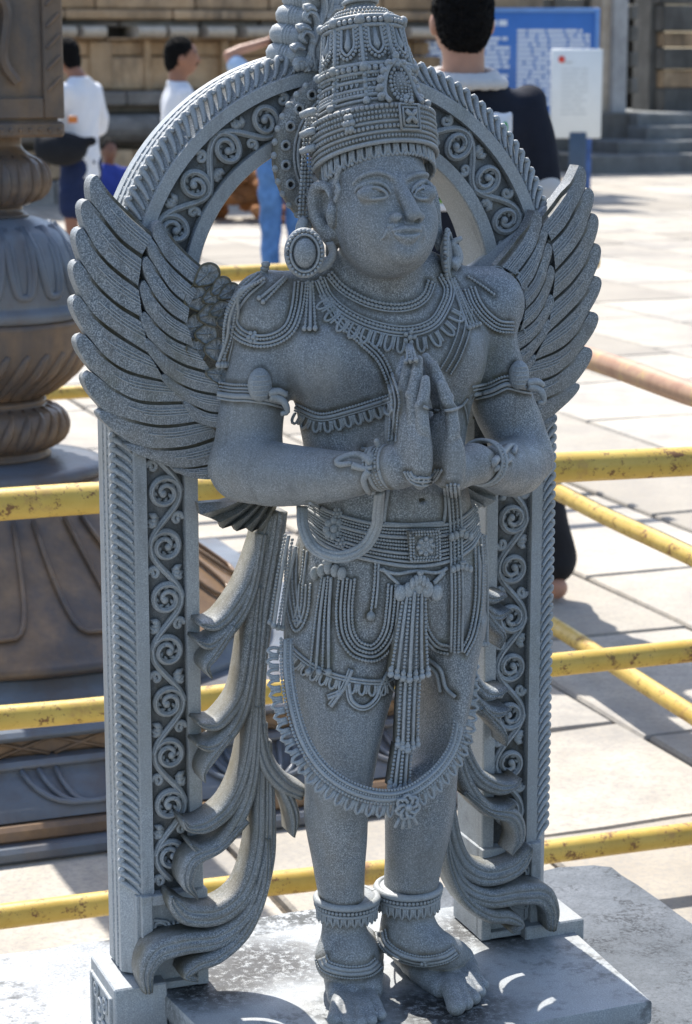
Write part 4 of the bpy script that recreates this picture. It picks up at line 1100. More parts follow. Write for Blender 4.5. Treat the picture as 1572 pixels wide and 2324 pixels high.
# square feet of the posts with a carved flower
for s in (-1, 1):
    mb = MB(); u0 = UC+s*(RO+.004); u1 = UC+s*(RO-.084)
    lo, hi = min(u0, u1), max(u0, u1); z0, z1 = .3515, ZB+.110
    fr = .0145
    box(mb, (lo, .004, z0), (hi, .088, z1), .0015)
    for b_ in (((lo, -.008, z0), (lo+fr, .010, z1)), ((hi-fr, -.008, z0), (hi, .010, z1)), ((lo+fr-.001, -.0075, z1-fr), (hi-fr+.001, .010, z1-.0005)), ((lo+fr-.001, -.0075, z0+.0005), (hi-fr+.001, .010, z0+.010))): box(mb, *b_, .001)
    e = lo if s < 0 else hi                                    # side frame
    for b_ in (((e-.005, .0, z0+.0007), (e+.005, .012, z1-.0007)), ((e-.005, .074, z0+.0007), (e+.005, .086, z1-.0007)), ((e-.0045, .010, z1-.014), (e+.0045, .076, z1-.0012)), ((e-.0045, .010, z0+.0012), (e+.0045, .076, z0+.012))): box(mb, *b_, .001)
    for k in range(3): ball(mb, (e, .043, z0+.03+k*.025), (.006, .018, .012))
    pf = SP(mb, 'post_foot')
    sharpen(pf, 35)
    cx, cz = (lo+hi)/2, (z0+z1)/2
    fm = MB(); P = []
    for k in range(4):
        a_ = pi/4+k*pi/2; d = np.array([cos(a_), 0, sin(a_)]); e2 = np.array([-sin(a_), 0, cos(a_)]); c0 = np.array([cx, -.001, cz])
        for w in (1.0, .62):
            tube(fm, resample([c0+d*.010, c0+d*.020+e2*.010*w, c0+d*(.030), c0+d*(.0385 if w == 1 else .033), c0+d*.030, c0+d*.020-e2*.010*w, c0+d*.010], n=5) if 0 else resample([c0+d*.010+e2*.002, c0+d*.020+e2*.0115*w, c0+d*.030+e2*.008*w, c0+d*(.040 if w == 1 else .034), c0+d*.030-e2*.008*w, c0+d*.020-e2*.0115*w, c0+d*.010-e2*.002], n=26), .0021, 6)
        a_ = k*pi/2; d = np.array([cos(a_), 0, sin(a_)]); e2 = np.array([-sin(a_), 0, cos(a_)])
        for w in (-1, 0, 1): tube(fm, [c0+d*.010, c0+d*.019+e2*w*.005, c0+d*.025+e2*w*.009], [.002, .003, .001], 6)
    q = np.linspace(0, 2*pi, 25)
    for r_ in (.0115, .0070): tube(fm, np.stack([cx+r_*np.cos(q), np.full(25, -.004), cz+r_*np.sin(q)], 1), .0022, 6)
    ball(fm, (cx, -.002, cz), (.006, .006, .006)); SP(fm, 'carved_flower', parent=pf)
# pedestal beam and standing slab
mb = MB(); box(mb, (-.302, -.022, .20), (-.232, .098, .368), .002)
for z0, z1 in ((.205, .352),):
    box(mb, (-.306, -.010, z0), (-.300, -.002, z1), .001); box(mb, (-.306, .080, z0), (-.300, .090, z1), .001); box(mb, (-.3055, -.004, z1-.006), (-.300, .082, z1-.0005), .001)
for k, (v, z, r) in enumerate(((.02, .33, .010), (.045, .315, .014), (.065, .335, .009), (.03, .29, .012), (.055, .28, .011), (.02, .26, .010), (.04, .25, .012), (.065, .25, .009))):
    q = np.linspace(0, 2*pi, 17)
    tube(mb, np.stack([np.full(17, -.303), v+r*np.cos(q)*.9, z+r*np.sin(q)], 1), .003, 6); ball(mb, (-.303, v, z), (.004, r*.4, r*.4))
sharpen(SP(mb, 'pedestal_block'), 35)
mb = MB(); box(mb, (.276, -.022, .20), (.365, .098, .368), .002); sharpen(SP(mb, 'pedestal_block'), 35)
mb = MB()
c = [LZ(330, 2262, .350), LZ(559, 2440, .350), LZ(1480, 2272, .350), LZ(1300, 2083, .350)]
c[0] = np.array([-.234, -.015, .35]); c[3][1] = -.015; c[3][0] = .352; c += [np.array([.352, .125, .35]), np.array([-.236, .125, .35])]; c[0][0] = -.236
top = [np.array(q) for q in c]; ctr = sum(top)/len(top); off = lambda k, z: [np.array([ctr[0]+(q[0]-ctr[0])*k, ctr[1]+(q[1]-ctr[1])*k, z]) for q in top]
sweep(mb, [off(.97, .285), off(.985, .318), off(.996, .320), off(1, .324), off(1, .347), off(.996, .350)])
M_SLAB = lichen_on(granite('pale_worn_granite', .3, tone=1.0), .75, scale=3.5)
def soot_spot(m, centres, rad, col=(.018, .018, .018)):
    s = NT.__new__(NT); s.m = m; s.t = m.node_tree; s.n = s.t.nodes; s.l = s.t.links; s.b = s.n['Principled BSDF']; s.co = [n for n in s.n if n.bl_idname == 'ShaderNodeTexCoord'][0]
    p = s.pos(); src = s.b.inputs['Base Color'].links[0].from_socket; g = s.ramp(s.noise(95, 5, .85, p), (.38, 0.), (.50, 1.))
    for c in centres:
        w = ORG+Ua*c[0]+Va*c[1]+Za*c[2]; d = s.N('VectorMath', operation='DISTANCE'); s.l.new(p, d.inputs[0]); d.inputs[1].default_value = tuple(w)
        k = s.ramp(s.math('ADD', s.math('DIVIDE', d.outputs['Value'], rad), s.math('MULTIPLY', s.math('SUBTRACT', s.noise(9, 4, .7, p), .5), 1.1)), (.35, 1.), (1., 0.))
        src = s.mix(s.math('MULTIPLY', s.math('MULTIPLY', k, g), .95), src, col)
    s.put(s.b.inputs['Base Color'], src); return m
soot_spot(M_SLAB, [LZ(470, 2225, .35), LZ(600, 2190, .35), LZ(1120, 2105, .35), LZ(1040, 2300, .35)], .11)
sharpen(SP(mb, 'standing_slab', M_SLAB), 35)

# ------------------------------------------------------------------ crest with rolled leaves on top of the arch
mb = MB()
for k, (x, y) in enumerate(((668, 128), (676, 84), (690, 42), (704, 2))):
    p = L(x, y, .02); e = L(x-34, y-6, .036)
    tube(mb, resample([p+np.array([.012, -.012, 0]), p, e, e+np.array([-.002, .02, .002])], n=12), np.array([.006, .010, .0125, .0135, .0135, .0135, .0135, .0135, .0135, .013, .010, .004]), 10)
    for q in (.3, .5, .7):
        c_ = p*(1-q)+e*q; t_ = np.linspace(0, 2*pi, 17); ax_ = (e-p)/np.linalg.norm(e-p); e1_ = np.cross(ax_, (0, 0, 1)); e1_ /= np.linalg.norm(e1_); e2_ = np.cross(e1_, ax_)
        tube(mb, c_+(.0118+.002*q)*(e1_*np.cos(t_)[:, None]+e2_*np.sin(t_)[:, None]), .0022, 5)
SP(mb, 'rolled_crest')
mb = MB()
def curlpx(mb, P, v, r0, r1, n=18): tube(mb, resample([L(x, y, v) for x, y in P], n=n), np.linspace(r0, r1, n), 7)
for P in ([(716, 160), (708, 120), (712, 84), (694, 70), (684, 84), (694, 96)], [(712, 100), (722, 60), (716, 34), (700, 26), (692, 40), (702, 50)], [(722, 60), (738, 20), (732, -10), (716, -14), (708, 0)], [(700, 160), (690, 140), (676, 136), (668, 150)],
          [(728, 160), (722, 120), (728, 80), (742, 40), (752, 0), (758, -30)], [(740, 40), (756, 20), (772, 18), (778, 4)], [(690, 150), (700, 136), (706, 122)], [(664, 112), (676, 104), (690, 110)], [(676, 66), (690, 60), (704, 66)], [(692, 20), (704, 16), (716, 22)]):
    curlpx(mb, P, .000, .0062, .0034); curlpx(mb, [(x+4, y+2) for x, y in P], -.004, .0030, .0016)
for k in range(5): ball(mb, L(676+k*10, 150-k*2, -.002), (.006, .005, .007))
q = [L(x, y, .012) for x, y in ((656, 160), (664, 100), (678, 50), (694, 0), (706, -50), (800, -50), (790, 0), (748, 60), (735, 165))]
sweep(mb, [q, [p+np.array([0, .05, 0]) for p in q]])
SP(mb, 'leaf_crest')

# ------------------------------------------------------------------ fluttering scarf ends, mirrored left and right
def mir(p): return np.array([2*UC-p[0], p[1], p[2]])
def ribbon(mb, P, side=1, v=-.032, th=.036, ridges=3, n=84):
    """P: (x, y, width px[, v]) along the middle of the band"""
    Q = np.array([list(L(q[0], q[1], q[3] if len(q) > 3 else v))+[q[2]*PXM] for q in P])
    if side < 0: Q[:, 0] = 2*UC-Q[:, 0]
    Q = resample(Q, n=n); C = Q[:, :3]; w = Q[:, 3]
    T = np.gradient(C, axis=0); T /= np.linalg.norm(T, axis=1)[:, None]
    N = np.cross(T, (0, 1, 0)); N /= np.linalg.norm(N, axis=1)[:, None]+1e-9
    m = ridges*8+1; x = np.linspace(-1, 1, m)
    prof_v = -.0045*np.abs(np.cos(x*pi*ridges/2+(pi/2 if ridges % 2 == 0 else 0)))**.6-.006*(1-x*x)
    rings = []
    for i in range(n):
        f = [C[i]+N[i]*(w[i]*.5*xx)+np.array([0, pv, 0]) for xx, pv in zip(x, prof_v)]
        bk = [C[i]+N[i]*(w[i]*.5*xx)+np.array([0, th, 0]) for xx in (.92, 0, -.92)]
        rings.append(f+bk)
    sweep(mb, rings)
RIB = [
 [(612, 1165, 30), (590, 1250, 34), (560, 1330, 36), (520, 1392, 36), (486, 1418, 30), (452, 1414, 10)],
 [(596, 1210, 24), (575, 1330, 26), (545, 1400, 28), (500, 1448, 34), (472, 1462, 26), (446, 1452, 8)],
 [(530, 1420, 20), (490, 1480, 26), (468, 1510, 20), (478, 1536, 5)],
 [(600, 1230, 30), (578, 1380, 34), (562, 1500, 34), (545, 1580, 36), (505, 1634, 34), (476, 1646, 26), (448, 1638, 8)],
 [(590, 1330, 24), (572, 1520, 28), (548, 1620, 30), (508, 1678, 36), (474, 1694, 26), (446, 1688, 8)],
 [(520, 1670, 18), (480, 1720, 24), (462, 1750, 14), (462, 1772, 4)],
 [(600, 1430, 26), (580, 1600, 34), (560, 1740, 38), (524, 1826, 40), (472, 1870, 40), (430, 1876, 24), (415, 1860, 6)],
 [(585, 1600, 20), (574, 1760, 30), (546, 1850, 34), (500, 1914, 36), (455, 1928, 24), (432, 1914, 8)],
 [(560, 1860, 16), (500, 1920, 26), (440, 1950, 40), (424, 2000, 32), (446, 2036, 6)],
 [(596, 1640, 24), (594, 1800, 40), (590, 1920, 48), (560, 2020, 52), (500, 2072, 56), (430, 2076, 52), (398, 2050, 34), (388, 2032, 8)],
 [(608, 1680, 16), (612, 1850, 30), (606, 1960, 36), (570, 2070, 42), (500, 2128, 48), (420, 2142, 54), (360, 2160, 56), (334, 2205, 40), (336, 2250, 24)],
 [(606, 1900, 12), (600, 2010, 24), (560, 2110, 30), (500, 2168, 34), (450, 2188, 34), (420, 2212, 22), (446, 2222, 8)],
 [(636, 1160, 36, -.040), (622, 1260, 40, -.040), (602, 1380, 44, -.038), (588, 1500, 42, -.036), (584, 1620, 40, -.034), (602, 1720, 40, -.04), (640, 1774, 44, -.05), (688, 1800, 36, -.06)],
 [(610, 1740, 14, -.04), (650, 1800, 26, -.05), (668, 1850, 26, -.055), (664, 1896, 6, -.055)],
]
for s in (1, -1):
    for i, P in enumerate(RIB):
        if s < 0 and i == 13: continue
        mb = MB(); ribbon(mb, P, s, v=-.034-.0030*(i % 3), ridges=2 if max(q[2] for q in P) < 40 else 3)
        SP(mb, 'scarf_end')
# pleated fan of cloth behind the elbow
for s in (1, -1):
    mb = MB(); pv = L(640, 1128, -.045)
    tips = [(450, 1142), (456, 1168), (478, 1176), (500, 1186), (506, 1200), (530, 1192), (538, 1206), (560, 1198), (572, 1208), (590, 1198), (600, 1210)]
    roots = [(560, 1122), (570, 1124), (580, 1126), (590, 1128), (596, 1130), (602, 1132), (608, 1132), (616, 1134), (622, 1136), (628, 1136), (634, 1138)]
    f1 = []; 
    for i, (a_, b_) in enumerate(zip(tips, roots)):
        vv = -.052 if i % 2 else -.036
        f1.append((L(*b_, vv*.6-.02), L((a_[0]+b_[0])/2, (a_[1]+b_[1])/2+6, vv), L(*a_, vv)))
    g = np.array(f1)
    if s < 0: g[:, :, 0] = 2*UC-g[:, :, 0]
    k = len(g); rings = []
    for j in range(3): rings.append(list(g[:, j])+[q+np.array([0, .014, 0]) for q in g[::-1, j]])
    sweep(mb, rings); sharpen(SP(mb, 'pleated_cloth_fan'), 25)

# ------------------------------------------------------------------ wings
M_FE2 = granite('mossy_granite', 2.2, tone=.9)
def zc(X, Y): return (146.9+X*.316, 367.3+Y*.316)
LW = [[(190,280),(300,420),(420,560),(560,665)], [(150,480),(230,620),(350,750),(530,890)], [(125,720),(230,870),(380,1010),(560,1120)], [(130,980),(230,1110),(400,1240),(600,1370)],
      [(170,1250),(300,1400),(460,1500),(720,1570)], [(220,1520),(360,1630),(560,1715),(900,1720)], [(290,1790),(480,1850),(700,1890),(980,1860)], [(480,2020),(640,2055),(880,2040),(1130,1960)], [(770,2195),(900,2195),(1000,2180),(1130,2150)], [(800,2230),(900,2265),(1000,2280),(1130,2280)]]
TIP = [(185,95),(118,268),(80,470),(62,705),(62,958),(92,1240),(148,1510),(272,1785),(480,2025),(780,2195)]
U1 = [(235,95),(330,225),(470,365),(640,520)]
LS = [[(640,540),(730,690),(840,800),(960,900)], [(610,680),(700,820),(780,930),(900,1030)], [(590,850),(660,970),(760,1080),(880,1160)], [(590,1075),(680,1180),(780,1260),(930,1330)], [(600,1260),(720,1370),(860,1450),(1060,1510)], [(720,1520),(830,1590),(960,1640),(1130,1670)], [(870,1720),(960,1760),(1040,1790),(1130,1800)], [(950,1870),(1010,1890),(1060,1905),(1130,1910)]]
TS = [(650,425),(598,555),(562,680),(545,852),(552,1078),(590,1270),(716,1525),(866,1705)]
US = [(690,425),(800,570),(920,690),(1080,820)]
def feather(mb, tip, up, lo, v, side, th, n=22, m=9, tilt=.0016, bul=.0012, vroot=-.03):
    up = resample(np.array(up, float), n=n); lo = resample(np.array(lo, float), n=n); tip = np.array(tip, float)
    st = up[0]; sl = lo[0]
    V = []; UV = []; TS_ = [0, .055, .115, .150, .24, .34, .44, .54, .64, .74, .84, .93, 1.0]; m = len(TS_)
    def outline(t):            # left end of the feather: rounded between its tip and the start of the lower edge
        a, b, c = up[0], tip, lo[0]
        e = (1-t)**2*a+2*t*(1-t)*(2*b-.5*a-.5*c)+t*t*c if False else (a*(1-t)+c*t)+(b-(a+c)/2)*(4*t*(1-t))**1.0*np.array([1., .4])
        return e
    F = np.zeros((n, m, 3))
    for j in range(m):
        t = TS_[j]; row = up*(1-t)+lo*t
        e = outline(t); w = np.clip(1-np.linspace(0, 1, n)*3.2, 0, 1)[:, None]**1.15
        row = row+(e-row[0])*w
        for i in range(n):
            s_ = i/(n-1); vv = v+(vroot)*s_-tilt*(t-.3)-bul*sin(pi*t)
            if t < .12: vv += .0062*min(1, max(0, (s_-.28)*6))
            x, y = zc(*row[i]); F[i, j] = L(x, y, vv)
    UV = [(i/(n-1)*.45, t) for i in range(n) for t in TS_]
    if side < 0: F[:, :, 0] = 2*UC-F[:, :, 0]
    Bk = F.copy(); Bk[:, :, 1] = v+th+(np.linspace(0, 1, n)*vroot)[:, None]
    A = F.reshape(-1, 3); f = []
    for i in range(n-1):
        for j in range(m-1): q = (i*m+j, i*m+j+1, (i+1)*m+j+1, (i+1)*m+j); f.append(q if side > 0 else q[::-1])
    mb.add(A, f); uv = list(UV)
    # rim
    loop = [(i, 0) for i in range(n-1, 0, -1)]+[(0, j) for j in range(m)]+[(i, m-1) for i in range(1, n)]
    R1_ = np.array([F[i, j] for i, j in loop]); R2_ = np.array([Bk[i, j] for i, j in loop]); k = len(loop)
    rim_in = R1_+np.array([0, .0018, 0]); 
    mb.add(np.vstack([R1_, R2_]), [((a_, a_+1, a_+1+k, a_+k) if side > 0 else (a_+k, a_+1+k, a_+1, a_)) for a_ in range(k-1)])
    uv += [(.5, .5)]*(2*k)
    mb.add(Bk.reshape(-1, 3), [q[::-1] for q in f]); uv += UV
    # fine shaft lines near the root
    for t, s0 in ((.36, .50), (.48, .36), (.60, .46)):
        j0 = max(q for q in range(m) if TS_[q] <= t); fr_ = (t-TS_[j0])/(TS_[j0+1]-TS_[j0])
        P = [F[i, j0]*(1-fr_)+F[i, j0+1]*fr_+np.array([0, -.0008, 0]) for i in range(int(n*s0), n)]
        nn = mb.n; tube(mb, P, .0008, 5); uv += [(.5, .5)]*(mb.n-nn)
    mb.uv = uv
for side in (1, -1):
    mb = MB()                                 # thin ground of the wing that ties the feathers together
    pl = [zc(*q) for q in [(300, 250), (200, 500), (160, 800), (150, 1050), (200, 1300), (260, 1560), (350, 1800), (560, 2030), (820, 2190), (1130, 2250), (1180, 1400), (1240, 900), (1050, 800), (700, 560)]]
    q = [L(x, y, -.002) for x, y in pl]
    if side < 0: q = [mir(p) for p in q]
    sweep(mb, [q, [p+np.array([0, .016, 0]) for p in q]]); wing = SP(mb, 'wing')
    ups = [U1]+[[t]+l for t, l in zip([None]*9, LW[:-1])] if False else [U1]+LW[:-1]
    for i in range(10):
        mb = MB(); up = [tuple(q) for q in ups[i]]
        if i > 0: up = [((TIP[i][0]*.3+up[0][0]*.7), (TIP[i][1]*.6+up[0][1]*.4))]+up[1:]
        feather(mb, TIP[i], up, LW[i], -.006-.0006*i, side, .026, vroot=-.020)
        o = mb.build('feather', M_FE, wing); sharpen(o, 50)
    ups = [US]+LS[:-1]
    for i in range(8):
        mb = MB(); up = list(ups[i])
        if i > 0: up = [((TS[i][0]*.3+up[0][0]*.7), (TS[i][1]*.6+up[0][1]*.4))]+up[1:]
        feather(mb, TS[i], up, LS[i], -.026-.0006*i, side, .022, vroot=-.024, n=18)
        o = mb.build('feather', M_FE, wing); sharpen(o, 50)
    # scale feathers by the shoulder
    for (x, y, w, h_, an) in ((1030, 810, 150, 150, -40), (1130, 890, 120, 120, -40), (960, 980, 130, 200, -20), (1080, 960, 120, 130, -25), (1190, 930, 120, 110, -30), (1060, 1100, 130, 170, -10), (940, 1190, 110, 190, -5), (1130, 1060, 120, 120, -20), (1030, 1240, 120, 150, 0), (960, 1350, 110, 190, 10), (1090, 1350, 110, 160, 5), (1110, 1530, 120, 120, 10), (1180, 1150, 110, 140, 0)):
        if side < 0 and y < 820: continue
        mb = MB(); F = []; c = np.array([x, y]); an = radians(an); ux = np.array([cos(an), sin(an)]); uy = np.array([-sin(an), cos(an)])
        k = 0; pts = []; 
        vv0 = -.046-.00005*(x-940)
        rings = []
        for sc_, dv in ((1.25, .005), (1.22, .001), (1.14, -.0022), (1.02, -.0016), (.96, .0004), (.55, -.0006), (.20, -.0016), (.02, -.0016)):
            rg = []
            for q in np.linspace(0, 2*pi, 37)[:-1]:
                el_ = 1+.35*max(0, -cos(q))**2; pt = c+ux*(w*.52*sc_*cos(q)*el_)+uy*(h_*.46*sc_*sin(q)*(1-.25*max(0, -cos(q)))); p = L(*zc(*pt), vv0+dv+(.0009*cos(9*q) if .3 < sc_ < 1.1 else 0)-.0018*(sc_ < 1.2)*(1-abs(sin(q)))**3)
                rg.append(mir(p) if side < 0 else p)
            rings.append(rg)
        sweep(mb, rings)
        mb.build('feather', M_FE2, wing)
# ------------------------------------------------------------------ the courtyard floor
def PLc(name, mb, mat, parent=None, mw=SITE, **kw):
    o = mb.build(name, mat, parent, **kw)
    if parent is None: o.matrix_world = mw
    return o
M_GRD = sandstone('joint_earth', (.30, .25, .19), (.40, .34, .27), (.12, .10, .08))
gm = MB(); n = 24
box(gm, (-60, -6, -.4), (60, 90, -.022)); ground = gm.build('ground', M_GRD); setp(ground, kind='structure'); ground.matrix_world = SITE
M_PAV = sandstone('pale_granite_paving', (.43, .385, .315), (.60, .55, .465), (.23, .225, .22), scale=1.9, stain=.75, sc2=9, bd=.01, rnd=.85, spk=70)
R = random.Random(3)
rowsU = [-1.62, -.98, -.36, .30, .86, 1.41, 2.0, 2.62, 3.3, 4.0]
def slab_mesh(w, d):
    mb = MB(); j = .009
    a, b = w-2*j, d-2*j; v = []; pts = [(0, 0), (.33, 0), (.66, 0), (1, 0), (1, .5), (1, 1), (.66, 1), (.33, 1), (0, 1), (0, .5)]
    base = [(j+x*a+(R.uniform(-.006, .006)), j+y*b+(R.uniform(-.006, .006))) for x, y in pts]
    cx, cy = w/2, d/2; t = [R.uniform(-.003, .002) for _ in range(4)]
    zf = lambda x, y: t[0]*(1-x/w)*(1-y/d)+t[1]*x/w*(1-y/d)+t[2]*x/w*y/d+t[3]*(1-x/w)*y/d
    sweep(mb, [[(x, y, -.05) for x, y in base], [(x, y, -.008+zf(x, y)) for x, y in base], [(cx+(x-cx)*(1-.010/w), cy+(y-cy)*(1-.010/d), zf(x, y)) for x, y in base]])
    return mb
cnt = 0; lines = []
def visible(u, v, w, d):
    """is any corner of this slab inside a generous camera wedge"""
    for a in (0, .5, 1):
        for b in (0, .5, 1):
            p = ORG+Ua*(u+a*w)+Va*(v+b*d)
            if p[1] > 2.2 and -.175*p[1]-.3 < p[0] < .175*p[1]+.55: return True
    return False
def pave(u0, u1, v0, v1, rows=None):
    global cnt
    us = rows or []
    if not us:
        u = u0
        while u < u1: us.append(u); u += R.uniform(.58, .78)
    for i in range(len(us)-1):
        v = v0-R.uniform(0, .5)
        marks = {3: [2.02, 3.16], 5: [2.02, 2.9, 3.5], 6: [3.5]}.get(i) if rows else None
        while v < v1:
            d = R.uniform(.62, 1.25)*(1+v*.012)
            if visible(us[i], v, us[i+1]-us[i], d):
                o = slab_mesh(us[i+1]-us[i], d).build('paving_slab', M_PAV, ground, smooth=False)
                o.location = (us[i], v, 0); cnt += 1
            v += d
pave(0, 0, -.2, 26.5, rowsU+[4.7, 5.4, 6.1, 6.9, 7.6, 8.3, 9.0, 9.7, 10.4, 11.1, 11.9, 12.6, 13.4, 14.2])
pave(-8.5, -1.62, 1.0, 20.5)
print('slabs', cnt)
M_PL = sandstone('plinth_stone', (.36, .38, .39), (.56, .57, .57), (.13, .14, .15), scale=3.0, stain=.5, sc2=22, bd=.004, spk=260)
ZP = .28
bl = LZ(0, 2180, ZP); br = LZ(1300, 1962, ZP); rr_ = LZ(1572, 2130, ZP); vb = (bl[1]+br[1])/2; ur = LZ(1400, 1985, ZP)[0]
mb = MB(); edge = []
R4 = random.Random(5)
for x in np.linspace(-1.6, ur-.02, 40): edge.append((x, vb+R4.uniform(-.003, .003)+(.012 if .50 < x < .54 else 0)))
for v in np.linspace(vb-.015, -1.2, 40): edge.append((ur+R4.uniform(-.004, .004)+.010*sin(v*9), v))
edge += [(-1.6, -1.2)]
sweep(mb, [[(x*1.0, y, .0) for x, y in edge], [(x, y, ZP-.012) for x, y in edge], [(x-.004*np.sign(x), y-.006, ZP) for x, y in edge]])
pl = PLc('stone_plinth', mb, lichen_on(M_PL, .8, scale=3.2)); setp(pl, 'broad rough pale stone plinth that carries the winged statue', 'plinth'); sharpen(pl, 40)
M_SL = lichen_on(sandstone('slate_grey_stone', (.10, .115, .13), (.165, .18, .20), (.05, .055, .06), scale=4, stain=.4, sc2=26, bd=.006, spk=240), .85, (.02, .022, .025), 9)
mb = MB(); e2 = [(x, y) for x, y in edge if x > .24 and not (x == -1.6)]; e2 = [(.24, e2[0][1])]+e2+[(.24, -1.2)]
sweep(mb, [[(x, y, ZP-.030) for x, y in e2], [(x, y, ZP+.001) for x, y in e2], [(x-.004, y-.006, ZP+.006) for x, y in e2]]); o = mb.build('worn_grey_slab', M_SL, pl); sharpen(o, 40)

# ------------------------------------------------------------------ railings
def railmat():
    s = NT('yellow_paint'); p = s.pos(); n = s.noise(26, 6, .85, p); n2 = s.noise(7, 5, .7, p)
    c = s.ramp(n2, (.3, (.47, .30, .045)), (.7, (.62, .44, .10)))
    c = s.mix(s.ramp(n, (.56, 0.), (.60, .9)), c, (.15, .06, .025)); c = s.mix(s.ramp(s.noise(60, 5, .85, p), (.62, 0.), (.66, .8)), c, (.05, .03, .02))
    c = s.mix(s.ramp(s.noise(3.2, 6, .8, p), (.56, 0.), (.66, .7)), c, (.34, .17, .07))
    return s.out(c, s.ramp(n, (.4, .32), (.65, .7)), s.bump(n, .2, .002), .5)
def rustmat():
    s = NT('worn_brown_paint'); p = s.pos(); n = s.noise(12, 5, .75, p)
    return s.out(s.ramp(n, (.3, (.30, .15, .09)), (.55, (.42, .25, .15)), (.7, (.50, .36, .12))), .45, None, .5)
M_YEL = railmat(); M_RST = rustmat()
def seg(a, b, r, mb, n=26, ns=16):
    ph = r*1000+np.array(a)[2]*7
    P = [np.array(a)*(1-t)+np.array(b)*t+(np.array([0, 0, .0022*sin(ph+t*11)+.0014*sin(ph*2+t*27)]) if 0 < t < 1 else 0) for t in np.linspace(0, 1, n)]
    tube(mb, P, [r*(1+.012*sin(ph*3+i*1.7)) for i in range(n)], ns)
def rail_fence(label, pts, heights, rads, ext, mats, posts=(), group='painted pipe railings round the statue'):
    """pts: two ground points (world x, y)"""
    A, Bp = np.array(pts[0], float), np.array(pts[1], float); dr = (Bp-A)/np.linalg.norm(Bp-A)
    e = empty('pipe_railing', Matrix.Translation((A[0], A[1], 0))); setp(e, label, 'railing', group)
    for z, r, m in zip(heights, rads, mats):
        a = dr*ext[0]; b = (Bp-A)+dr*ext[1]; mb = MB(); seg((a[0], a[1], z), (b[0], b[1], z), r, mb); mb.build('rail', m, e)
    for t in posts:
        p = dr*t; mb = MB(); seg((p[0], p[1], 0), (p[0], p[1], heights[0]), .026, mb); box(mb, (p[0]-.06, p[1]-.06, .0), (p[0]+.06, p[1]+.06, .012)); [ball(mb, (p[0], p[1], z_), (.036, .036, .030)) for z_ in heights]; mb.build('railing_post', mats[0], e)
a = W(0, 1145, 3.55); zt = a[2]
def at_z(px, py, z): d = ray(px, py); t = (z-EYE)/d[2]; return CAM+d*t
b = at_z(1572, 1045, zt); zm = W(0, 1625, 3.55)[2]; zl = W(0, 2078, 3.55)[2]
print('rail z', zt, zm, zl, 'b', b)
rail_fence('nearest yellow pipe railing, its three rails crossing just behind the statue', (a[:2], b[:2]), (zt, zm, zl), (.0270, .0215, .0215), (-1.5, .9), (M_YEL,)*3, (-1.2, 1.75))
c1 = at_z(1572, 891, zt); c0 = at_z(1360, 818, zt)
sd_ = np.array([-sin(radians(17)), cos(radians(17))]); c0_ = c1[:2]+sd_*2.3
rail_fence('side railing on the right running back over the sunlit paving, brown top rail', (c1[:2], c0_), (zt, zm, zl), (.027, .0215, .0215), (-1.05, 0), (M_RST, M_YEL, M_YEL), (-1.0, 2.25))
f0 = at_z(555, 622, zt); u2 = Ua[:2]
rail_fence('far yellow railing seen through the arch and beside the stone pillar', (f0[:2]-u2*2.2, f0[:2]+u2*1.3), (zt, zm, zl), (.027, .0215, .0215), (0, 0), (M_YEL,)*3, (0, ))

# ------------------------------------------------------------------ turned stone lamp pillar on the left
M_BR = sandstone('brown_polished_stone', (.17, .11, .065), (.30, .195, .115), (.06, .068, .08), scale=5, stain=.75, sc2=16, bd=.004)
M_BL = sandstone('blue_grey_polished_stone', (.095, .11, .13), (.20, .225, .26), (.12, .085, .06), scale=4.5, stain=.75, sc2=18, bd=.004)
for m_ in (M_BR, M_BL): m_.node_tree.nodes['Principled BSDF'].inputs['Roughness'].default_value = .30
PD = 5.0; pc = W(-18, 1000, PD); pw = np.array([pc[0], pc[1]])
pil = empty('stone_lamp_pillar', Matrix.Translation((pw[0], pw[1], 0)) @ SITE.to_3x3().to_4x4()); setp(pil, 'tall turned stone pillar with ribbed rings and lotus bell on a stepped base', 'pillar')
def zy(y, dd=0.0): return EYE-(y-111)*(PD-dd)/5050*1.0
def part(name, mb, m, **k): return mb.build(name, m, pil, **k)
def sm(p, n=40): return resample(np.array(p, float), n=n)
mb = MB(); lathe(mb, sm([(.10, .16), (.585, .262), (.59, .30), (.56, .325), (.50, .37), (.42, .43), (.335, .50), (.27, .56), (.235, .60), (.10, .61)], 60), ns=96, lobes=16); part('lotus_bell', mb, M_BR)
mb = MB()
for k in range(16):                      # petals drawn on the bell
    a0 = 2*pi*(k+.5)/16
    for w in (.165,):
        P = []
        for t in np.linspace(-1, 1, 17):
            r = np.interp(1-abs(t)**2.2, [0, 1], [.30, .545]); aa = a0+w*np.sign(t)*abs(t)**.5*(1-abs(t)*.25)
            z = np.interp(r, [.235, .27, .335, .42, .50, .56], [.60, .56, .50, .43, .37, .325]); P.append((r*cos(aa)*1.01, r*sin(aa)*1.01, z+.004))
        tube(mb, P, .0055, 6)
part('bell_petal', mb, M_BR)
mb = MB(); lathe(mb, [(.3, .20), (.62, .20), (.635, .215), (.635, .235), (.60, .245), (.60, .262), (.3, .262)], ns=96); part('base_ring', mb, M_BL)
mb = MB(); lathe(mb, sm([(.10, .60), (.25, .595), (.262, .605), (.25, .620), (.16, .632)], 14), ns=64); part('pillar_disc', mb, M_BL)
mb = MB(); lathe(mb, sm([(.118, .628), (.135, .634), (.128, .648), (.132, .652), (.160, .672), (.168, .705), (.158, .738), (.125, .752), (.128, .762), (.112, .770)], 40), ns=96, lobes=0); part('ribbed_ring', mb, M_BR)
mb = MB()
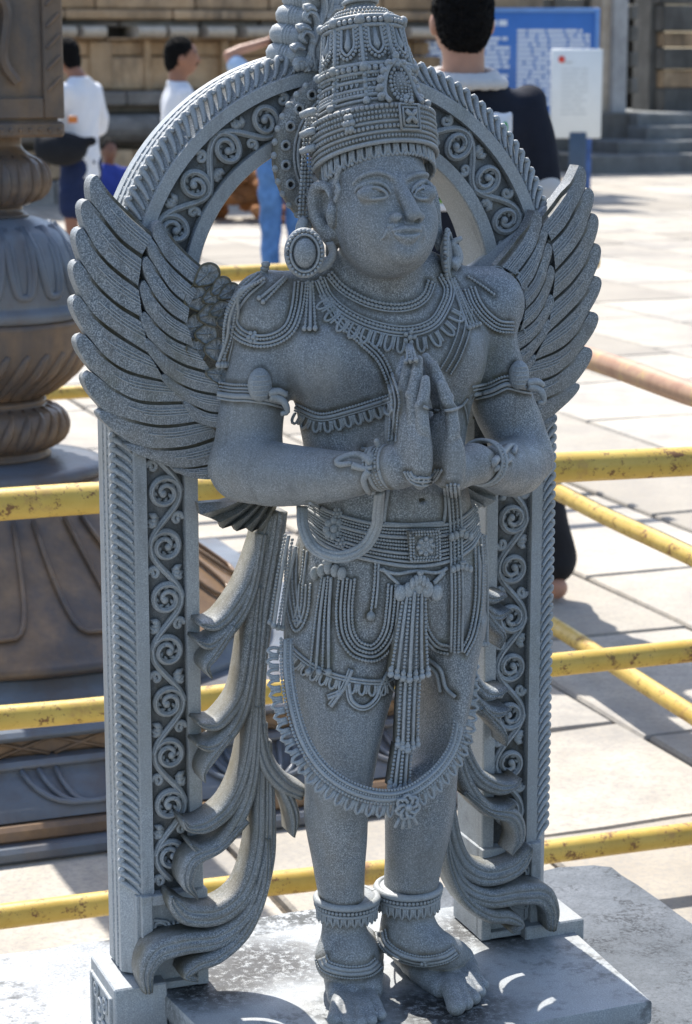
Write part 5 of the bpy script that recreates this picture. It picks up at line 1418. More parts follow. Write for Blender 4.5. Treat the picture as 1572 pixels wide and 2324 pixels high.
for k in range(26):
    a0 = 2*pi*k/26; P = [((.128+.040*sin(pi*t)**.7)*cos(a0+.25*t), (.128+.040*sin(pi*t)**.7)*sin(a0+.25*t), .655+.095*t) for t in np.linspace(0, 1, 9)]; tube(mb, P, [.004, .009, .012, .013, .013, .012, .011, .008, .004], 6)
part('ring_rib', mb, M_BR)
mb = MB(); lathe(mb, sm([(.105, .766), (.13, .775), (.165, .80), (.205, .84), (.222, .885), (.225, .925), (.228, .945), (.215, .955)], 40), ns=96); part('ribbed_bowl', mb, M_BR)
mb = MB()
for k in range(30):
    a0 = 2*pi*k/30; P = [(np.interp(z, [.775, .80, .84, .885], [.13, .165, .205, .222])*cos(a0+(z-.77)*2.6), np.interp(z, [.775, .80, .84, .885], [.13, .165, .205, .222])*sin(a0+(z-.77)*2.6), z) for z in np.linspace(.778, .885, 9)]; tube(mb, P, [.004, .007, .009, .010, .011, .012, .012, .011, .006], 6)
part('bowl_rib', mb, M_BR)
mb = MB(); lathe(mb, sm([(.20, .950), (.226, .955), (.228, .975), (.216, .985), (.218, .998), (.214, 1.05), (.200, 1.10), (.170, 1.145), (.12, 1.17), (.09, 1.175)], 44), ns=96); part('lotus_dome', mb, M_BL)
mb = MB()
for k in range(18):
    a0 = 2*pi*k/18
    for w, rr2 in ((.16, .010), (.095, .007)):
        P = []
        for t in np.linspace(-1, 1, 15):
            z = 1.155-.145*(1-abs(t)**2.4); r = np.interp(z, [.998, 1.05, 1.10, 1.145, 1.17], [.218, .214, .200, .170, .12]); aa = a0+w*np.sign(t)*abs(t)**.6; P.append((r*cos(aa), r*sin(aa), z))
        tube(mb, P, rr2, 6)
part('dome_petal', mb, M_BL)
mb = MB(); lathe(mb, sm([(.085, 1.172), (.10, 1.176), (.088, 1.186), (.086, 1.196), (.10, 1.200), (.118, 1.212), (.140, 1.235), (.143, 1.262), (.132, 1.295), (.105, 1.312), (.095, 1.32), (.088, 1.33), (.088, 1.352)], 50), ns=96); part('upper_ring', mb, M_BR)
mb = MB()
for k in range(22):
    a0 = 2*pi*k/22; P = [((.100+.042*sin(pi*t)**.6)*cos(a0), (.100+.042*sin(pi*t)**.6)*sin(a0), 1.205+.105*t) for t in np.linspace(0, 1, 9)]; tube(mb, P, [.004, .009, .012, .013, .013, .012, .011, .008, .004], 6)
part('ring_rib', mb, M_BR)
mb = MB(); hw = .152; zb_ = 1.352
box(mb, (-hw+.012, -hw+.012, zb_+.03), (hw-.012, hw-.012, 1.95), .002)
box(mb, (-hw, -hw, zb_), (hw, hw, zb_+.034), .006)
sharpen(part('square_block', mb, M_BR), 35)
mb = MB()
for (x0, x1, z0, z1) in ((-hw, -hw+.045, zb_+.04, 1.94), (hw-.045, hw, zb_+.04, 1.94), (-hw+.045, hw-.045, zb_+.04, zb_+.085)):
    box(mb, (x0, -hw, z0), (x1, -hw+.02, z1), .003)
    box(mb, (-hw, x0+.001, z0), (-hw+.02, x1-.001, z1-.001), .003)
for k in range(9):
    z = zb_+.10+k*.045
    for x in (-hw+.022, hw-.022): tube(mb, [(x-.014, -hw-.001, z), (x, -hw-.004, z+.014), (x+.014, -hw-.001, z+.028)], .004, 5)
for k in range(14): ball(mb, (-hw+.012+k*.0215, -hw-.001, zb_+.016), .0055)
tube(mb, sm([(-.05, -hw+.008, 1.50), (-.02, -hw-.005, 1.55), (-.04, -hw-.005, 1.62), (0, -hw-.005, 1.66), (.03, -hw-.004, 1.62), (.02, -hw, 1.52), (.05, -hw, 1.47)], 24), .012, 7)
sharpen(part('block_moulding', mb, M_BR), 35)
# stepped base
def tier(name, h0, h1, half, m, bev=.008): mb = MB(); box(mb, (-half, -half, h0), (half, half, h1), bev); return sharpen(part(name, mb, m), 35)
tier('base_step', .0, .030, .94, M_BL); tier('base_step', .028, .062, .905, M_BR); 
mb = MB(); prof_ = [(.86, .060), (.885, .066), (.875, .085), (.80, .125), (.79, .140)]
rings = [[(x*h_, y*h_, z) for x, y in ((-1, -1), (1, -1), (1, 1), (-1, 1))] for h_, z in prof_]; sweep(mb, rings); sharpen(part('lotus_course', mb, M_BL), 35)
mb = MB()
for sx in range(4):
    for k in range(5):
        cx = -.70+.35*k; rot = Matrix.Rotation(sx*pi/2, 3, 'Z')
        for w in (.13, .095, .06):
            P = []
            for t in np.linspace(-1, 1, 13): x = cx+w*np.sign(t)*abs(t)**.55; y = -.79-.085*(1-t*t)*1.0; z = np.interp(-y, [.79, .80, .875], [.140, .130, .090]); P.append(tuple(rot@Vector((x, y-.006, z))))
            tube(mb, P, .006, 5)
part('lotus_petal', mb, M_BL)
tier('base_step', .138, .158, .80, M_BL)
t_ = tier('patterned_course', .156, .198, .765, M_BR); 
mb = MB()
for sx in (0, 3):
    rot = Matrix.Rotation(sx*pi/2, 3, 'Z')
    for k in range(13):
        x = -.72+.12*k
        for d_ in (-1, 1): tube(mb, [tuple(rot@Vector((x-d_*.055, -.768, .160))), tuple(rot@Vector((x+d_*.055, -.768, .194)))], .004, 5)
part('cross_pattern', mb, M_BR)
tier('base_step', .196, .215, .79, M_BL)

# ------------------------------------------------------------------ temple wall on the left
M_W1 = sandstone('weathered_sandstone', (.47, .31, .175), (.66, .48, .31), (.07, .06, .05), scale=2.2, stain=.95, sc2=5, bd=.05, rnd=.6)
M_W2 = sandstone('grey_mould_stone', (.22, .20, .18), (.40, .37, .33), (.06, .055, .05), scale=1.8, stain=.7, sc2=7, bd=.03, rnd=.4)
M_W3 = sandstone('pale_stone', (.48, .40, .31), (.66, .58, .47), (.16, .13, .10), scale=2.5, stain=.5, sc2=9, bd=.02, rnd=.4)
tl0 = G(300, 452); tloc = np.array([(tl0-ORG)@Ua, (tl0-ORG)@Va]); VW = tloc[1]
def zat(px, py, v):
    d = ray(px, py); t = (v-(CAM-ORG)@Va)/(d@Va); q = CAM+d*t-ORG; return q@Ua, q[2]
print('wall v', VW, 'z rows', [round(zat(300, y, VW)[1], 2) for y in (0, 45, 60, 90, 200, 250, 290, 330, 400)])
wall = empty('temple_wall', SITE @ Matrix.Translation((0, VW, 0))); setp(wall, 'weathered brown temple wall with deep mouldings behind the people on the left', 'wall')
uL = zat(-300, 100, VW)[0]; uR = zat(1180, 100, VW)[0]
zr = lambda y: zat(300, y, VW)[1]
R5 = random.Random(11)
def course(z0, z1, out, m, n, name='stone_block', jit=.012, depth=.6, round_=0):
    x = uL
    while x < uR:
        w = (uR-uL)/n*R5.uniform(.75, 1.25); x1 = min(x+w, uR+.2); o = out+R5.uniform(-jit, jit)
        mb = MB()
        if round_:
            rg = []
            for xx in (x+.006, x1-.006): rg.append([(xx, -o+.0-round_*sin(t), (z0+z1)/2-(z1-z0)/2*cos(t)) for t in np.linspace(0, pi, 9)]+[(xx, depth, z1), (xx, depth, z0)])
            sweep(mb, rg)
        else: box(mb, (x+.006, -o, z0+.004), (x1-.006, depth, z1-.004), .02)
        q = mb.build(name, m, wall, smooth=False); x = x1
course(-.05, zr(400), .55, M_W2, 9); course(zr(400), zr(335), .42, M_W1, 8); course(zr(335), zr(322), .12, M_W2, 7)
course(zr(322), zr(256), .30, M_W2, 8, 'round_moulding', .008, round_=.24); course(zr(256), zr(238), .10, M_W2, 7); course(zr(238), zr(205), .42, M_W2, 8)
course(zr(205), zr(128), .10, M_W1, 5, jit=.05); course(zr(128), zr(92), .06, M_W1, 6, jit=.04); course(zr(92), zr(84), .16, M_W1, 8)
course(zr(62), zr(46), .14, M_W2, 9); course(zr(46), zr(22), .26, M_W1, 7); course(zr(22), zr(-20), .18, M_W1, 7); course(zr(-20), zr(-80), .05, M_W1, 8); course(zr(-80), zr(-200), .1, M_W1, 8)
for x0, x1 in ((-40, 60), (80, 172), (188, 240), (312, 374), (384, 446), (470, 532), (558, 620), (650, 720), (740, 800), (830, 900), (930, 1000)):
    a_, b_ = zat(x0, 70, VW-.4)[0], zat(x1, 70, VW-.4)[0]; mb = MB(); rg = []
    z0, z1 = zr(86), zr(60)
    for xx in (a_, b_): rg.append([(xx, -.38-.10*sin(t), (z0+z1)/2-(z1-z0)/2*cos(t)) for t in np.linspace(0, pi, 8)]+[(xx, .1, z1), (xx, .1, z0)])
    sweep(mb, rg); sharpen(mb.build('eave_stone', M_W3, wall), 40)
for x0, x1, z0, z1 in ((205, 255, 200, 95), (330, 345, 205, 92), (505, 522, 200, 92), (120, 140, 205, 92), (640, 660, 205, 92)):
    a_, b_ = zat(x0, 70, VW-.2)[0], zat(x1, 70, VW-.2)[0]; mb = MB(); box(mb, (a_, -.17, zr(z0)), (b_, .2, zr(z1)), .01); mb.build('pilaster', M_W1, wall, smooth=False)
back = MB(); box(back, (uL, .35, -.05), (uR+.1, .9, 4.5)); back.build('wall_core', M_W2, wall)
# heap of rubble and dry husks against it
hp0 = G(552, 508); M_RB = sandstone('rusty_husk', (.30, .12, .04), (.46, .22, .09), (.06, .035, .025), scale=5, stain=.5, sc2=20, bd=.02, rnd=.6)
rub = empty('rubble_heap', Matrix.Translation(hp0)); setp(rub, 'low heap of rusty brown rubble and husks on the ground beyond the arch', 'heap')
for k in range(70):
    rr2 = R5.uniform(0, 1); aa = R5.uniform(0, 2*pi); x = rr2*.85*cos(aa); y = rr2*.4*sin(aa)+.35; z = max(0.03, (.56*(1-rr2)**.7)*R5.uniform(.5, 1.05))
    mb = MB(); v, f = SPH; s3 = np.array([R5.uniform(.07, .16), R5.uniform(.06, .12), R5.uniform(.04, .09)]); nz = np.array([[R5.uniform(.75, 1.2)] for _ in v])
    an = R5.uniform(0, 3); mt = np.array(Matrix.Rotation(an, 3, 'Z') @ Matrix.Rotation(R5.uniform(-.6, .6), 3, 'X'))
    mb.add((v*nz*s3)@mt.T, f); o = mb.build('rubble_stone', M_RB, rub, smooth=False); o.location = (x, y, z)

# ------------------------------------------------------------------ temple entrance with steps on the right
def site_uv(p): return np.array([(p-ORG)@Ua, (p-ORG)@Va])
g1 = G(1360, 396); VS = site_uv(g1)[1]; ent = empty('temple_entrance', SITE @ Matrix.Translation((site_uv(g1)[0], VS, 0))); UE = site_uv(g1)[0]
setp(ent, 'grey stone temple entrance with broad steps, pale pillar and dark doorway', 'building')
def eb(name, m, x0, x1, y0, y1, dv, dep=.5, bev=.015):
    """box placed by picture columns x0..x1 and rows y0 (top)..y1 (bottom) at dv metres behind the lowest step"""
    ua, zt_ = zat(x0, y0, VS+dv); ub, _ = zat(x1, y0, VS+dv); _, zb2 = zat((x0+x1)/2, y1, VS+dv)
    mb = MB(); box(mb, (ua-UE, dv, zb2), (ub-UE, dv+dep, zt_), bev); return sharpen(mb.build(name, m, ent, smooth=False), 30)
M_S = sandstone('dark_step_stone', (.13, .14, .14), (.24, .25, .25), (.06, .06, .06), scale=1.2, stain=.5, sc2=6, bd=.02)
M_S2 = sandstone('grey_wall_stone', (.13, .125, .11), (.23, .22, .20), (.05, .045, .04), scale=1.1, stain=.7, sc2=5, bd=.03)
eb('step', M_S, 1345, 2300, 354, 397, 0, 6); eb('step', M_S, 1405, 2300, 322, 356, .35, 6); eb('step', M_S, 1470, 2300, 288, 324, .7, 6); eb('step', M_S, 1448, 2300, 258, 290, 1.05, 6)
eb('platform', M_S2, 870, 1460, 262, 397, 1.25, 4)
eb('pale_pillar', M_W3, 1376, 1402, -300, 262, 1.6, .5); eb('pale_pillar', sandstone('light_grey_stone', (.36, .36, .36), (.48, .48, .47), (.2, .2, .2), scale=2), 1403, 1436, -300, 262, 1.5, .6)
for y in (10, 60, 118, 178): eb('pillar_notch', M_S2, 1434, 1450, y, y+34, 1.6, .4)
eb('door_jamb', M_S2, 1488, 1520, -300, 258, 2.2, .5); M_DRK = simple('interior_shade', (.02, .019, .018), .9)
eb('doorway', M_DRK, 1436, 1500, -300, 258, 3.4, .2);  # near-black panel, the unlit interior's shade is in its colour
mb = MB(); u_, z_ = zat(1462, 250, VS+2.7)
for c_, r_ in (((0, 0, .16), (.12, .08, .16)), ((0, 0, .42), (.09, .07, .17)), ((0, 0, .66), (.06, .06, .08)), ((.02, 0, .85), (.05, .05, .14))): ball(mb, (u_-UE+c_[0], 2.7, z_+c_[2]), r_, unit=SPH_B)
mb.build('carved_guardian', M_S2, ent)
for k, (y0, y1) in enumerate(((-300, 10), (10, 72), (72, 108), (108, 158), (158, 200), (200, 258))):
    eb('stone_block', M_W1 if k in (2, 4) else M_S2, 1508, 1700, y0+1, y1-1, 2.0-.06*(k % 2), .6); eb('stone_block', M_S2, 1700, 2300, y0+1, y1-1, 2.0+.05*(k % 2), .6)
xs = [840, 900, 960, 1040, 1110, 1190, 1260, 1330, 1378]
for i in range(8):
    for y0, y1 in ((-300, -5), (-5, 130), (130, 262)): eb('stone_block', M_S2, xs[i]+1, xs[i+1]-1, y0+1, y1-1, 1.9+.05*(i % 3), .5)
# ------------------------------------------------------------------ notice boards
def text_rows(mb, x0, x1, z0, z1, y, rows, hgt, rnd, gap=.25):
    dz = (z1-z0)/rows
    for i in range(rows):
        z = z1-(i+.5)*dz; x = x0+.0; xe = x1-(rnd.random()*.25*(x1-x0) if rnd.random() < .25 else 0)
        while x < xe:
            w = rnd.uniform(.06, .20); w = min(w, xe-x)
            mb.add([(x, y, z-hgt/2), (x+w, y, z-hgt/2), (x+w, y, z+hgt/2), (x, y, z+hgt/2)], [(0, 1, 2, 3)]); x += w+.02
M_BLUE = simple('blue_sign_enamel', (.055, .17, .47), .35, .06); M_WHT = simple('white_letter_paint', (.70, .74, .80), .5, .05); M_RED = simple('red_letter_paint', (.6, .06, .04), .5, .05); M_POST = simple('blue_grey_post', (.055, .085, .13), .5, .1)
BD = 24.6
p0 = W(1066, 262, BD); p1 = W(1362, 22, BD); q0 = p0[0]; bw = p1[0]-p0[0]; bz0, bz1 = p0[2], p1[2]
bd = empty('notice_board', Matrix.Translation((p0[0]-.62, BD, 0))); setp(bd, 'large blue notice board covered with lines of small white writing', 'notice board'); bw += .62
mb = MB(); box(mb, (0, 0, bz0), (bw, .06, bz1), .02); mb.build('board', M_BLUE, bd)
mb = MB()
for (a_, b_) in (((0, -.02, bz0-.001), (.05, .03, bz1+.02)), ((bw-.05, -.02, bz0-.001), (bw, .03, bz1+.02)), ((.05, -.019, bz1-.03), (bw-.05, .03, bz1+.019)), ((.05, -.019, bz0), (bw-.05, .03, bz0+.04))): box(mb, a_, b_, .008)
mb.build('frame', simple('pale_blue_frame', (.15, .30, .60), .4, .1), bd)
rn = random.Random(4); mb = MB(); text_rows(mb, .10, bw*.52, bz0+.1, bz1-.28, -.004, 15, .034, rn); text_rows(mb, bw*.56, bw-.1, bz0+.1, bz1-.2, -.004, 17, .034, rn); text_rows(mb, .62, 1.05, bz1-.2, bz1-.08, -.004, 1, .06, rn)
setp(mb.build('lettering', M_WHT, bd, smooth=False), kind='stuff')
for x in (.3, bw-.12): mb = MB(); box(mb, (x, .065, 0), (x+.07, .13, bz1-.05), .006); mb.build('post', simple('blue_post', (.05, .12, .33), .5), bd)
WD = 22.4
p0 = W(1249, 314, WD); p1 = W(1369, 111, WD); ww = p1[0]-p0[0]
wb = empty('white_sign', Matrix.Translation((p0[0], WD, 0))); setp(wb, 'white upright sign panel on a dark post in front of the blue board', 'sign')
mb = MB(); box(mb, (0, 0, p0[2]), (ww, .05, p1[2]), .01); mb.build('panel', simple('white_sign_paint', (.72, .74, .73), .5, .03), wb)
mb = MB(); box(mb, (ww*.38, -.01, .0), (ww*.72, .04, p0[2]+.06), .01); mb.build('post', M_POST, wb)
hh = p1[2]-p0[2]
mb = MB(); text_rows(mb, .10, ww*.72, p0[2]+hh*.25, p1[2]-hh*.2, -.004, 11, .010, rn); text_rows(mb, .10, ww*.45, p1[2]-hh*.17, p1[2]-hh*.13, -.004, 1, .02, rn); setp(mb.build('lettering', simple('grey_letter_paint', (.5, .52, .52), .5, .03), wb, smooth=False), kind='stuff')
mb = MB(); ball(mb, (.10, -.005, p1[2]-.10), (.035, .006, .035)); mb.build('emblem', M_RED, wb)
for x0, x1, y0, y1 in ((985, 1040, 260, 395),): pass
# ------------------------------------------------------------------ people
M_SK = {k: simple('skin_'+k, c, .5, .10, 14, .05) for k, c in (('brown', (.27, .125, .075)), ('light_brown', (.42, .22, .145)), ('dark_brown', (.15, .07, .045)))}
def cloth(name, col, v=.18): return simple(name, col, .85, v, 10, .5, .012, .2)
M_HAIR = simple('black_hair', (.006, .0055, .0055), .8, .5, 90, 1., .02, .15)
M_SHOE = simple('dark_leather', (.03, .025, .022), .5)
class Man:
    def __init__(s, label, foot, Ht, face, skin, h=.012):
        """foot: world ground point; face: heading angle, 0 looks to +x, pi/2 away from the camera"""
        s.H = Ht; s.h = h; s.skin = skin
        s.e = empty('person', Matrix.Translation((foot[0], foot[1], 0)) @ Matrix.Rotation(face-pi/2, 4, 'Z')); setp(s.e, label, 'person')
        s.S = Field()
    def P(s, x, y, z): return np.array([x, y, z])*s.H
    def mesh(s, F, name, mat, zlo=None, zhi=None, h=None, wr=0.0, jit=0.0):
        h = h or s.h; lo = np.min([p[1] for p in F.p], 0)-.03; hi = np.max([p[2] for p in F.p], 0)+.03
        if zlo is not None: lo[2] = zlo
        if zhi is not None: hi[2] = zhi
        a, b, S = F.grid(lo, hi, h); 
        if wr:                                   # folds of the cloth
            X, Y, Z_ = np.meshgrid(*[a[i]+np.arange(S.shape[i])*b for i in range(3)], indexing='ij')
            S = S+(wr*(np.sin(31*X+19*Z_+4*np.sin(9*Z_+7*Y))*.6+np.sin(23*Y-37*Z_+5*np.sin(11*X))*.5)).astype(np.float32)
        V_, F_ = nets(a, b, S); V_ = relax(V_, F_, 1, .4)
        if jit: V_ = V_+np.random.RandomState(3).normal(0, jit, V_.shape)
        return fast_mesh(name, V_, F_, mat, s.e)
def make_person(label, foot, Ht, face, skin, shirt, pants, arms, hair=True, h=.012, lean=0, head_turn=0, legs=((-.055, 0, .0), (.055, 0, .0)), sleeve=.8, shorts=False, collar=None, sit=False, face_parts=False, cuff=None, long_hair=False, hem=.47):
    m = Man(label, foot, Ht, face, skin, h); P = m.P; H_ = Ht
    dz = -.40 if sit else 0
    S = m.S; hc_ = P(0, .012+lean*.35, .935+dz)
    rh = Matrix.Rotation(head_turn, 3, 'Z'); rh = np.array(rh)
    S.ell(hc_, np.array([.044, .056, .064])*H_, .01, rot=rh); S.ell(hc_+rh@P(0, .012, -.030), np.array([.034, .038, .034])*H_, .02, rot=rh)
    S.ell(hc_+rh@P(0, .055, -.012), np.array([.009, .012, .014])*H_, .008, rot=rh)                       # nose
    for sx in (-1, 1): S.ell(hc_+rh@P(sx*.045, -.004, -.010), np.array([.007, .012, .018])*H_, .004, rot=rh)
    if face_parts:
        for sx in (-1, 1): S.cone(hc_+rh@P(sx*.010, .052, .012), .0045, hc_+rh@P(sx*.030, .044, .010), .0035, .004)
        S.cone(hc_+rh@P(-.012, .050, -.036), .005, hc_+rh@P(.012, .050, -.036), .005, .004)
    S.cone(hc_+P(0, -.016, -.03), .032*H_, P(0, -.008, .83+dz), .034*H_, .02)
    sh = [P(sx*.104, 0, .800+dz) for sx in (-1, 1)]
    Cs = Field(); Cp = Field(); cuffs = []
    zs = lambda z: (z+dz)*H_
    Cs.loft([(zs(hem), 0, 0, .094*H_, .062*H_), (zs(.52), 0, 0, .096*H_, .064*H_), (zs(.60), 0, .004, .090*H_, .060*H_), (zs(.70), 0, .004, .102*H_, .064*H_), (zs(.77), 0, 0, .114*H_, .060*H_), (zs(.81), 0, -.004, .100*H_, .048*H_), (zs(.838), 0, -.008, .060*H_, .040*H_), (zs(.85), 0, -.01, .042*H_, .038*H_)], .02, power=2.3)
    S.loft([(zs(.5), 0, 0, .08*H_, .05*H_), (zs(.8), 0, 0, .085*H_, .045*H_)], .02)
    for (el, wr, bend), a in zip(arms, sh):
        el = P(*el)+P(0, 0, dz); wr = P(*wr)+P(0, 0, dz)
        S.chain([a, el, wr], [.023*H_, .021*H_, .0155*H_], .01)
        d = (wr-el)/np.linalg.norm(wr-el); sidev = np.cross(d, (0, 0, 1.)); sidev /= np.linalg.norm(sidev)+1e-6; c = wr+d*.03*H_
        S.ell(c, np.array([.022, .016, .022])*H_, .01)
        for k in range(4): q = c+sidev*(k-1.5)*.011*H_; e2 = q+d*(.045-.004*abs(k-1.4))*H_+P(0, 0, -.008*bend); S.cone(q, .0055*H_, e2, .0045*H_, .003)
        S.cone(c-sidev*.018*H_, .006*H_, c-sidev*.030*H_+d*.025*H_, .005*H_, .004)
        if sleeve > .5:
            e3 = el+(wr-el)*(sleeve-.5)*2; Cs.chain([a-P(0, 0, .006), el, e3], [.035*H_, .033*H_, .026*H_], .03)
        else:
            e3 = a+(el-a)*sleeve*2; Cs.cone(a, .034*H_, e3, .037*H_, .03)
            if cuff: Cc = Field(); cuffs.append(Cc); Cc.chain([a+(el-a)*.7, el, el+(wr-el)*.7], [.030*H_, .033*H_, .026*H_], .01)
    if not sit:
        for (lx, ly, kb), sx in zip(legs, (-1, 1)):
            hip = P(sx*.048, 0, .50); an = P(lx, ly, .045); kn = (hip+an)/2+P(0, .018+kb, .015)
            S.chain([hip, kn, an], [.045*H_, .030*H_, .020*H_], .01)
            S.cone(an+P(0, -.02, -.02), .018*H_, an+P(0, .075, -.030), .014*H_, .01)
            for k in range(5): q = an+P((k-2)*.009, .082, -.034); S.cone(q, .0065*H_, q+P(0, .018-.003*abs(k-1), -.002), .0055*H_, .003)
            if shorts: e = kn+(hip-kn)*.18; Cp.chain([hip, e], [.058*H_, .054*H_], .02)
            else: Cp.chain([hip, kn, an+P(0, 0, .02)], [.058*H_, .044*H_, .036*H_], .02)
        Cp.loft([(.44*H_, 0, 0, .085*H_, .058*H_), (.50*H_, 0, 0, .094*H_, .064*H_), (.56*H_, 0, 0, .088*H_, .060*H_)], .02)
    else:
        for sx in (-1, 1):
            hip = P(sx*.05, 0, .50+dz); kn = P(sx*.10, .20, .24+.0); an = P(sx*.05, .26, .03)
            Cp.chain([hip, kn, an], [.058*H_, .044*H_, .034*H_], .02); S.cone(an, .02*H_, an+P(0, .08, -.01), .015*H_)
        Cp.loft([(.05*H_, 0, 0, .09*H_, .07*H_), (.16*H_, 0, 0, .09*H_, .06*H_)], .02)
    m.mesh(S, 'body', M_SK[skin], h=h*.8)
    m.mesh(Cs, 'shirt', shirt, wr=.005); m.mesh(Cp, 'trousers', pants, wr=.006)
    for Cc in cuffs: m.mesh(Cc, 'inner_sleeve', cuff, wr=.003)
    if collar:
        K = Field(); q = np.linspace(0, 2*pi, 17); base = P(0, -.010, .848+dz)
        for i in range(16): K.cone(base+P(.048*cos(q[i]), .044*sin(q[i]), -.006*sin(q[i])*-1), .0085*H_, base+P(.048*cos(q[i+1]), .044*sin(q[i+1]), -.006*sin(q[i+1])*-1), .0085*H_, .006)
        for i in range(16): K.cone(base+P(.062*cos(q[i]), .052*sin(q[i]), -.014), .0085*H_, base+P(.062*cos(q[i+1]), .052*sin(q[i+1]), -.014), .0085*H_, .012)
        m.mesh(K, 'collar', collar, h=h*.8)
    if hair:
        K = Field(); K.ell(hc_+rh@P(0, -.010, .014), np.array([.0485, .056, .061])*H_, .005, rot=rh)
        K.ell(hc_+rh@P(0, -.028, -.018), np.array([.039, .036, .045])*H_, .02, rot=rh)
        if long_hair: K.cone(hc_+P(0, -.035, -.02), .034*H_, hc_+P(0, -.05, -.12), .022*H_, .02)
        K.ell(hc_+rh@P(0, .056, -.030), np.array([.052, .050, .062])*H_, .01, rot=rh, op='s')
        for sx in (-1, 1): K.ell(hc_+rh@P(sx*.060, .006, -.022), np.array([.022, .020, .030])*H_, .006, rot=rh, op='s')
        m.mesh(K, 'hair', M_HAIR, h=h*.7, jit=.0022)
    if face_parts:
        K = Field(); K.chain([hc_+rh@P(-.020, .048, -.030), hc_+rh@P(0, .056, -.024), hc_+rh@P(.020, .048, -.030)], [.004, .0075, .004], .003); m.mesh(K, 'moustache', M_HAIR, h=.006)
        K = Field()
        for sx in (-1, 1): K.chain([hc_+rh@P(sx*.009, .051, .014), hc_+rh@P(sx*.022, .049, .018), hc_+rh@P(sx*.034, .040, .014)], [.003, .0045, .003], .002)
        for sx in (-1, 1): K.ell(hc_+rh@P(sx*.019, .048, .004), np.array([.006, .004, .004])*H_, .002, rot=rh)
        m.mesh(K, 'eyebrow', M_HAIR, h=.006)
    return m
NAVY = cloth('navy_knit', (.012, .015, .025)); BLK = cloth('black_cotton', (.014, .015, .018)); WHT = cloth('white_cotton', (.66, .67, .70), .05); GRY = cloth('pale_grey_cotton', (.50, .50, .50), .08)
JEAN = cloth('blue_denim', (.09, .20, .42), .35); SKY = cloth('pale_blue_cotton', (.45, .58, .75), .08); NVS = cloth('navy_shorts', (.015, .025, .07)); BLU = cloth('blue_cotton', (.03, .05, .25))
# man with his back to us beyond the statue
d5 = 6.1; f = G(1118, 1362); hx = W(1003, 60, f[1])
d5 = f[1]; fx = W(1045, 700, d5)[0]
m5 = make_person('man in black polo with white collar seen from behind to the right of the crown', (fx, d5), 1.735, radians(90+8), 'light_brown', NAVY, BLK,
    (((-.165, .02, .66), (-.13, .13, .60), 1), ((.128, -.01, .650), (.100, .12, .56), 1)), h=.009, legs=((-.02, .05, 0), (.158, -.02, 0)), sleeve=.42, collar=GRY, cuff=GRY, hem=.46)
hh_ = W(1003, 60, d5); print('man head dx', (hh_[0]-fx), 'z', hh_[2])
m5.e['note'] = 0; del m5.e['note']
def inworld(name, label, cat, mb, mat): o = mb.build(name, mat); setp(o, label, cat); return o
# white bag with a green print hanging behind his shoulder and the folded leaflet at his hip
q = W(1135, 285, d5-.17); mb = MB()
K = Field(); K.ell(q+(-.01, 0, -.01), (.042, .022, .045), .01); K.cone(q+(.028, 0, .03), .006, q+(.0, 0, -.01), .03, .012); K.cone(q+(-.03, 0, .0), .012, q+(.015, 0, -.05), .018, .012); K.cone(q+(.02, 0, .02), .010, q+(.012, 0, -.06), .012, .01)
a, b_, S = K.grid(q-.1, q+.1, .005); V_, F_ = nets(a, b_, S); bag = fast_mesh('plastic_bag', V_, F_, WHT); setp(bag, 'crumpled white plastic bag with a green mark behind the black polo shirt', 'bag')
mb = MB(); g = W(1147, 291, d5-.195); ball(mb, g, (.008, .006, .018)); gg = mb.build('green_print', simple('green_print_ink', (.05, .35, .08), .6), bag)
q = W(1022, 468, d5-.22); mb = MB(); box(mb, q-(.045, .006, .013), q+(.045, .006, .009), .002); lf = mb.build('folded_leaflet', WHT); setp(lf, 'folded white leaflet with a green upper edge seen past the statue cheek', 'leaflet')
mb = MB(); box(mb, q+(-.045, -.008, .0095), q+(.045, .008, .017), .001); mb.build('green_edge', simple('green_edge_ink', (.20, .42, .05), .6), lf)
# the others by the temple wall
def groundat(px, y): d = ray(px, 1000); return (d[0]/d[1]*y, y)
m2 = make_person('moustached man in white shirt looking right, left of the arch top', groundat(420, 13.0), 1.60, radians(18), 'brown', WHT, BLK, (((-.15, .0, .64), (-.12, .10, .53), 1), ((.15, .02, .64), (.12, .12, .55), 1)), head_turn=radians(-12), face_parts=True, hair=True, h=.011)
m1 = make_person('person in white long-sleeved top and navy shorts partly hidden by the stone pillar', groundat(200, 14.8), 1.60, radians(150), 'brown', WHT, NVS, (((-.14, .05, .66), (-.04, .17, .64), 1), ((.17, .03, .64), (.05, .17, .63), 1)), shorts=True, long_hair=True, sleeve=.97, h=.011, hem=.44, lean=.16, head_turn=0)
mb = MB(); box(mb, (.080*1.6, -.02, .34*1.6), (.094*1.6, .02, .50*1.6), .004); mb.build('side_stripe', WHT, m1.e)
q = W(140, 338, 14.55); K = Field(); K.ell(q, (.17, .10, .11), .02); K.cone(q+(.05, 0, .03), .03, q+(.20, 0, .05), .03, .03); K.cone(q+(-.12, 0, -.02), .05, q+(-.14, 0, .06), .03, .03)
a, b_, S = K.grid(q-.35, q+.35, .012); V_, F_ = nets(a, b_, S); o = fast_mesh('shoulder_bag', V_, F_, BLK); setp(o, 'black cloth bag at the waist of the person beside the stone pillar', 'bag')
q = W(166, 272, 14.45); mb = MB(); box(mb, q-(.03, .01, .02), q+(.03, .01, .025), .005); o = mb.build('camera', simple('orange_plastic', (.5, .16, .03), .5)); setp(o, 'small orange object held in the hands of the person in white', 'camera')
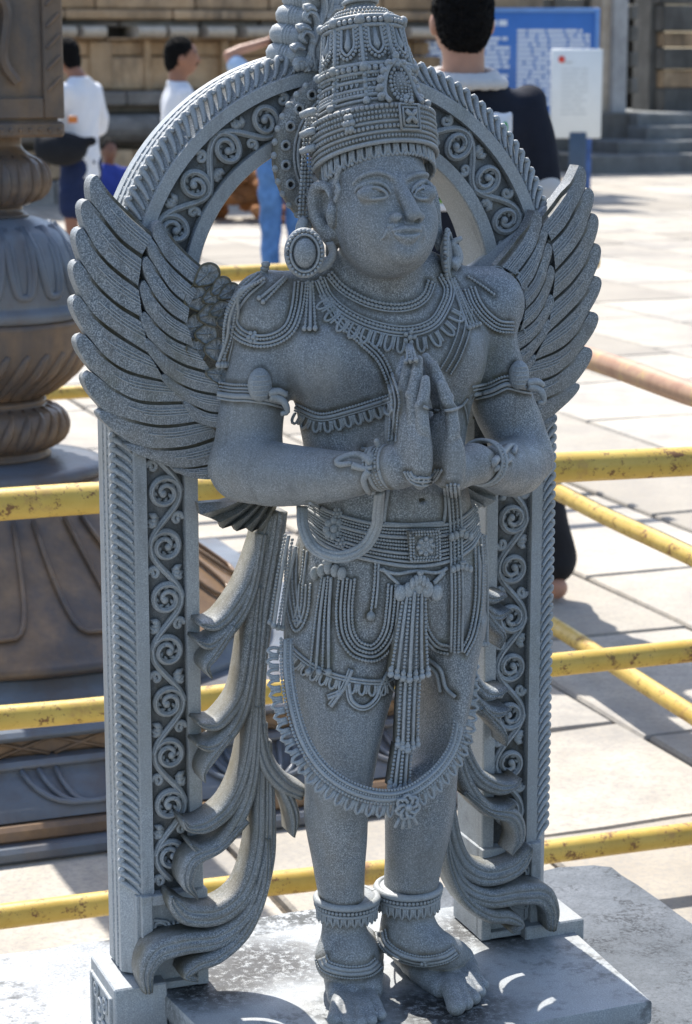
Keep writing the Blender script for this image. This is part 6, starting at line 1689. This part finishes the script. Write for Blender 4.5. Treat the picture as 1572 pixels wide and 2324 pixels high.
m3 = make_person('person in blue jeans and pale blue shirt, arm raised to the head, behind the arch', groundat(648, 14.6), 1.66, radians(95), 'light_brown', SKY, JEAN, (((-.215, .02, .895), (-.06, .05, .955), 1), ((.15, .02, .64), (.12, .10, .55), 1)), sleeve=.35, h=.011)
m4 = make_person('person in blue seated low by the temple wall near the first wing tip', groundat(262, 18.6), 1.35, radians(-70), 'dark_brown', BLU, BLK, (((-.15, .08, .66), (-.10, .2, .62), 1), ((.15, .08, .66), (.10, .2, .62), 1)), sit=True, h=.014)
# ------------------------------------------------------------------ contact shade and dirt painted round the carving: measured from the ornaments themselves
from mathutils.kdtree import KDTree
def grime_shade(target, sources, reach, rnd=.0):
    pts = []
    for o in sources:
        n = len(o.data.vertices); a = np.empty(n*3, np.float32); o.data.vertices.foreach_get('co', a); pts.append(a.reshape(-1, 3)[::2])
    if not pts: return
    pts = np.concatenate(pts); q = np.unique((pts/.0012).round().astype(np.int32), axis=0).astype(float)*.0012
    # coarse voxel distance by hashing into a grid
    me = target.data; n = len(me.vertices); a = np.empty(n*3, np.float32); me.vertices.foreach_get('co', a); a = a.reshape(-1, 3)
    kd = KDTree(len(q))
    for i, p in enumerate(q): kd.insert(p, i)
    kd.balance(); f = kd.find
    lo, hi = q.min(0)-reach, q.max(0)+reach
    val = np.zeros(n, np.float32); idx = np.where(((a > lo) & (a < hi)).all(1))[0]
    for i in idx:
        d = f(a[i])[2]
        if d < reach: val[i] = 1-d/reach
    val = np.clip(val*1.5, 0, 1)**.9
    at = me.attributes.new('grime_shade', 'FLOAT', 'POINT'); at.data.foreach_set('value', val)
kids = [o for o in statue.children if o.type == 'MESH']
skip = {'body', 'crown', 'arch_frame', 'wing', 'post_foot', 'pedestal_block', 'standing_slab', 'scarf_end', 'pleated_cloth_fan', 'halo_plate', 'halo_hole_shade', 'leaf_crest', 'rolled_crest', 'wrist_sash', 'fringed_garland', 'bead_string_fall', 'garland_rosette'}
grime_shade(body, [o for o in kids if o.name.split('.')[0] not in skip], .0066)
grime_shade(crown, [o for o in crown.children], .0050)
bpy.context.view_layer.update()
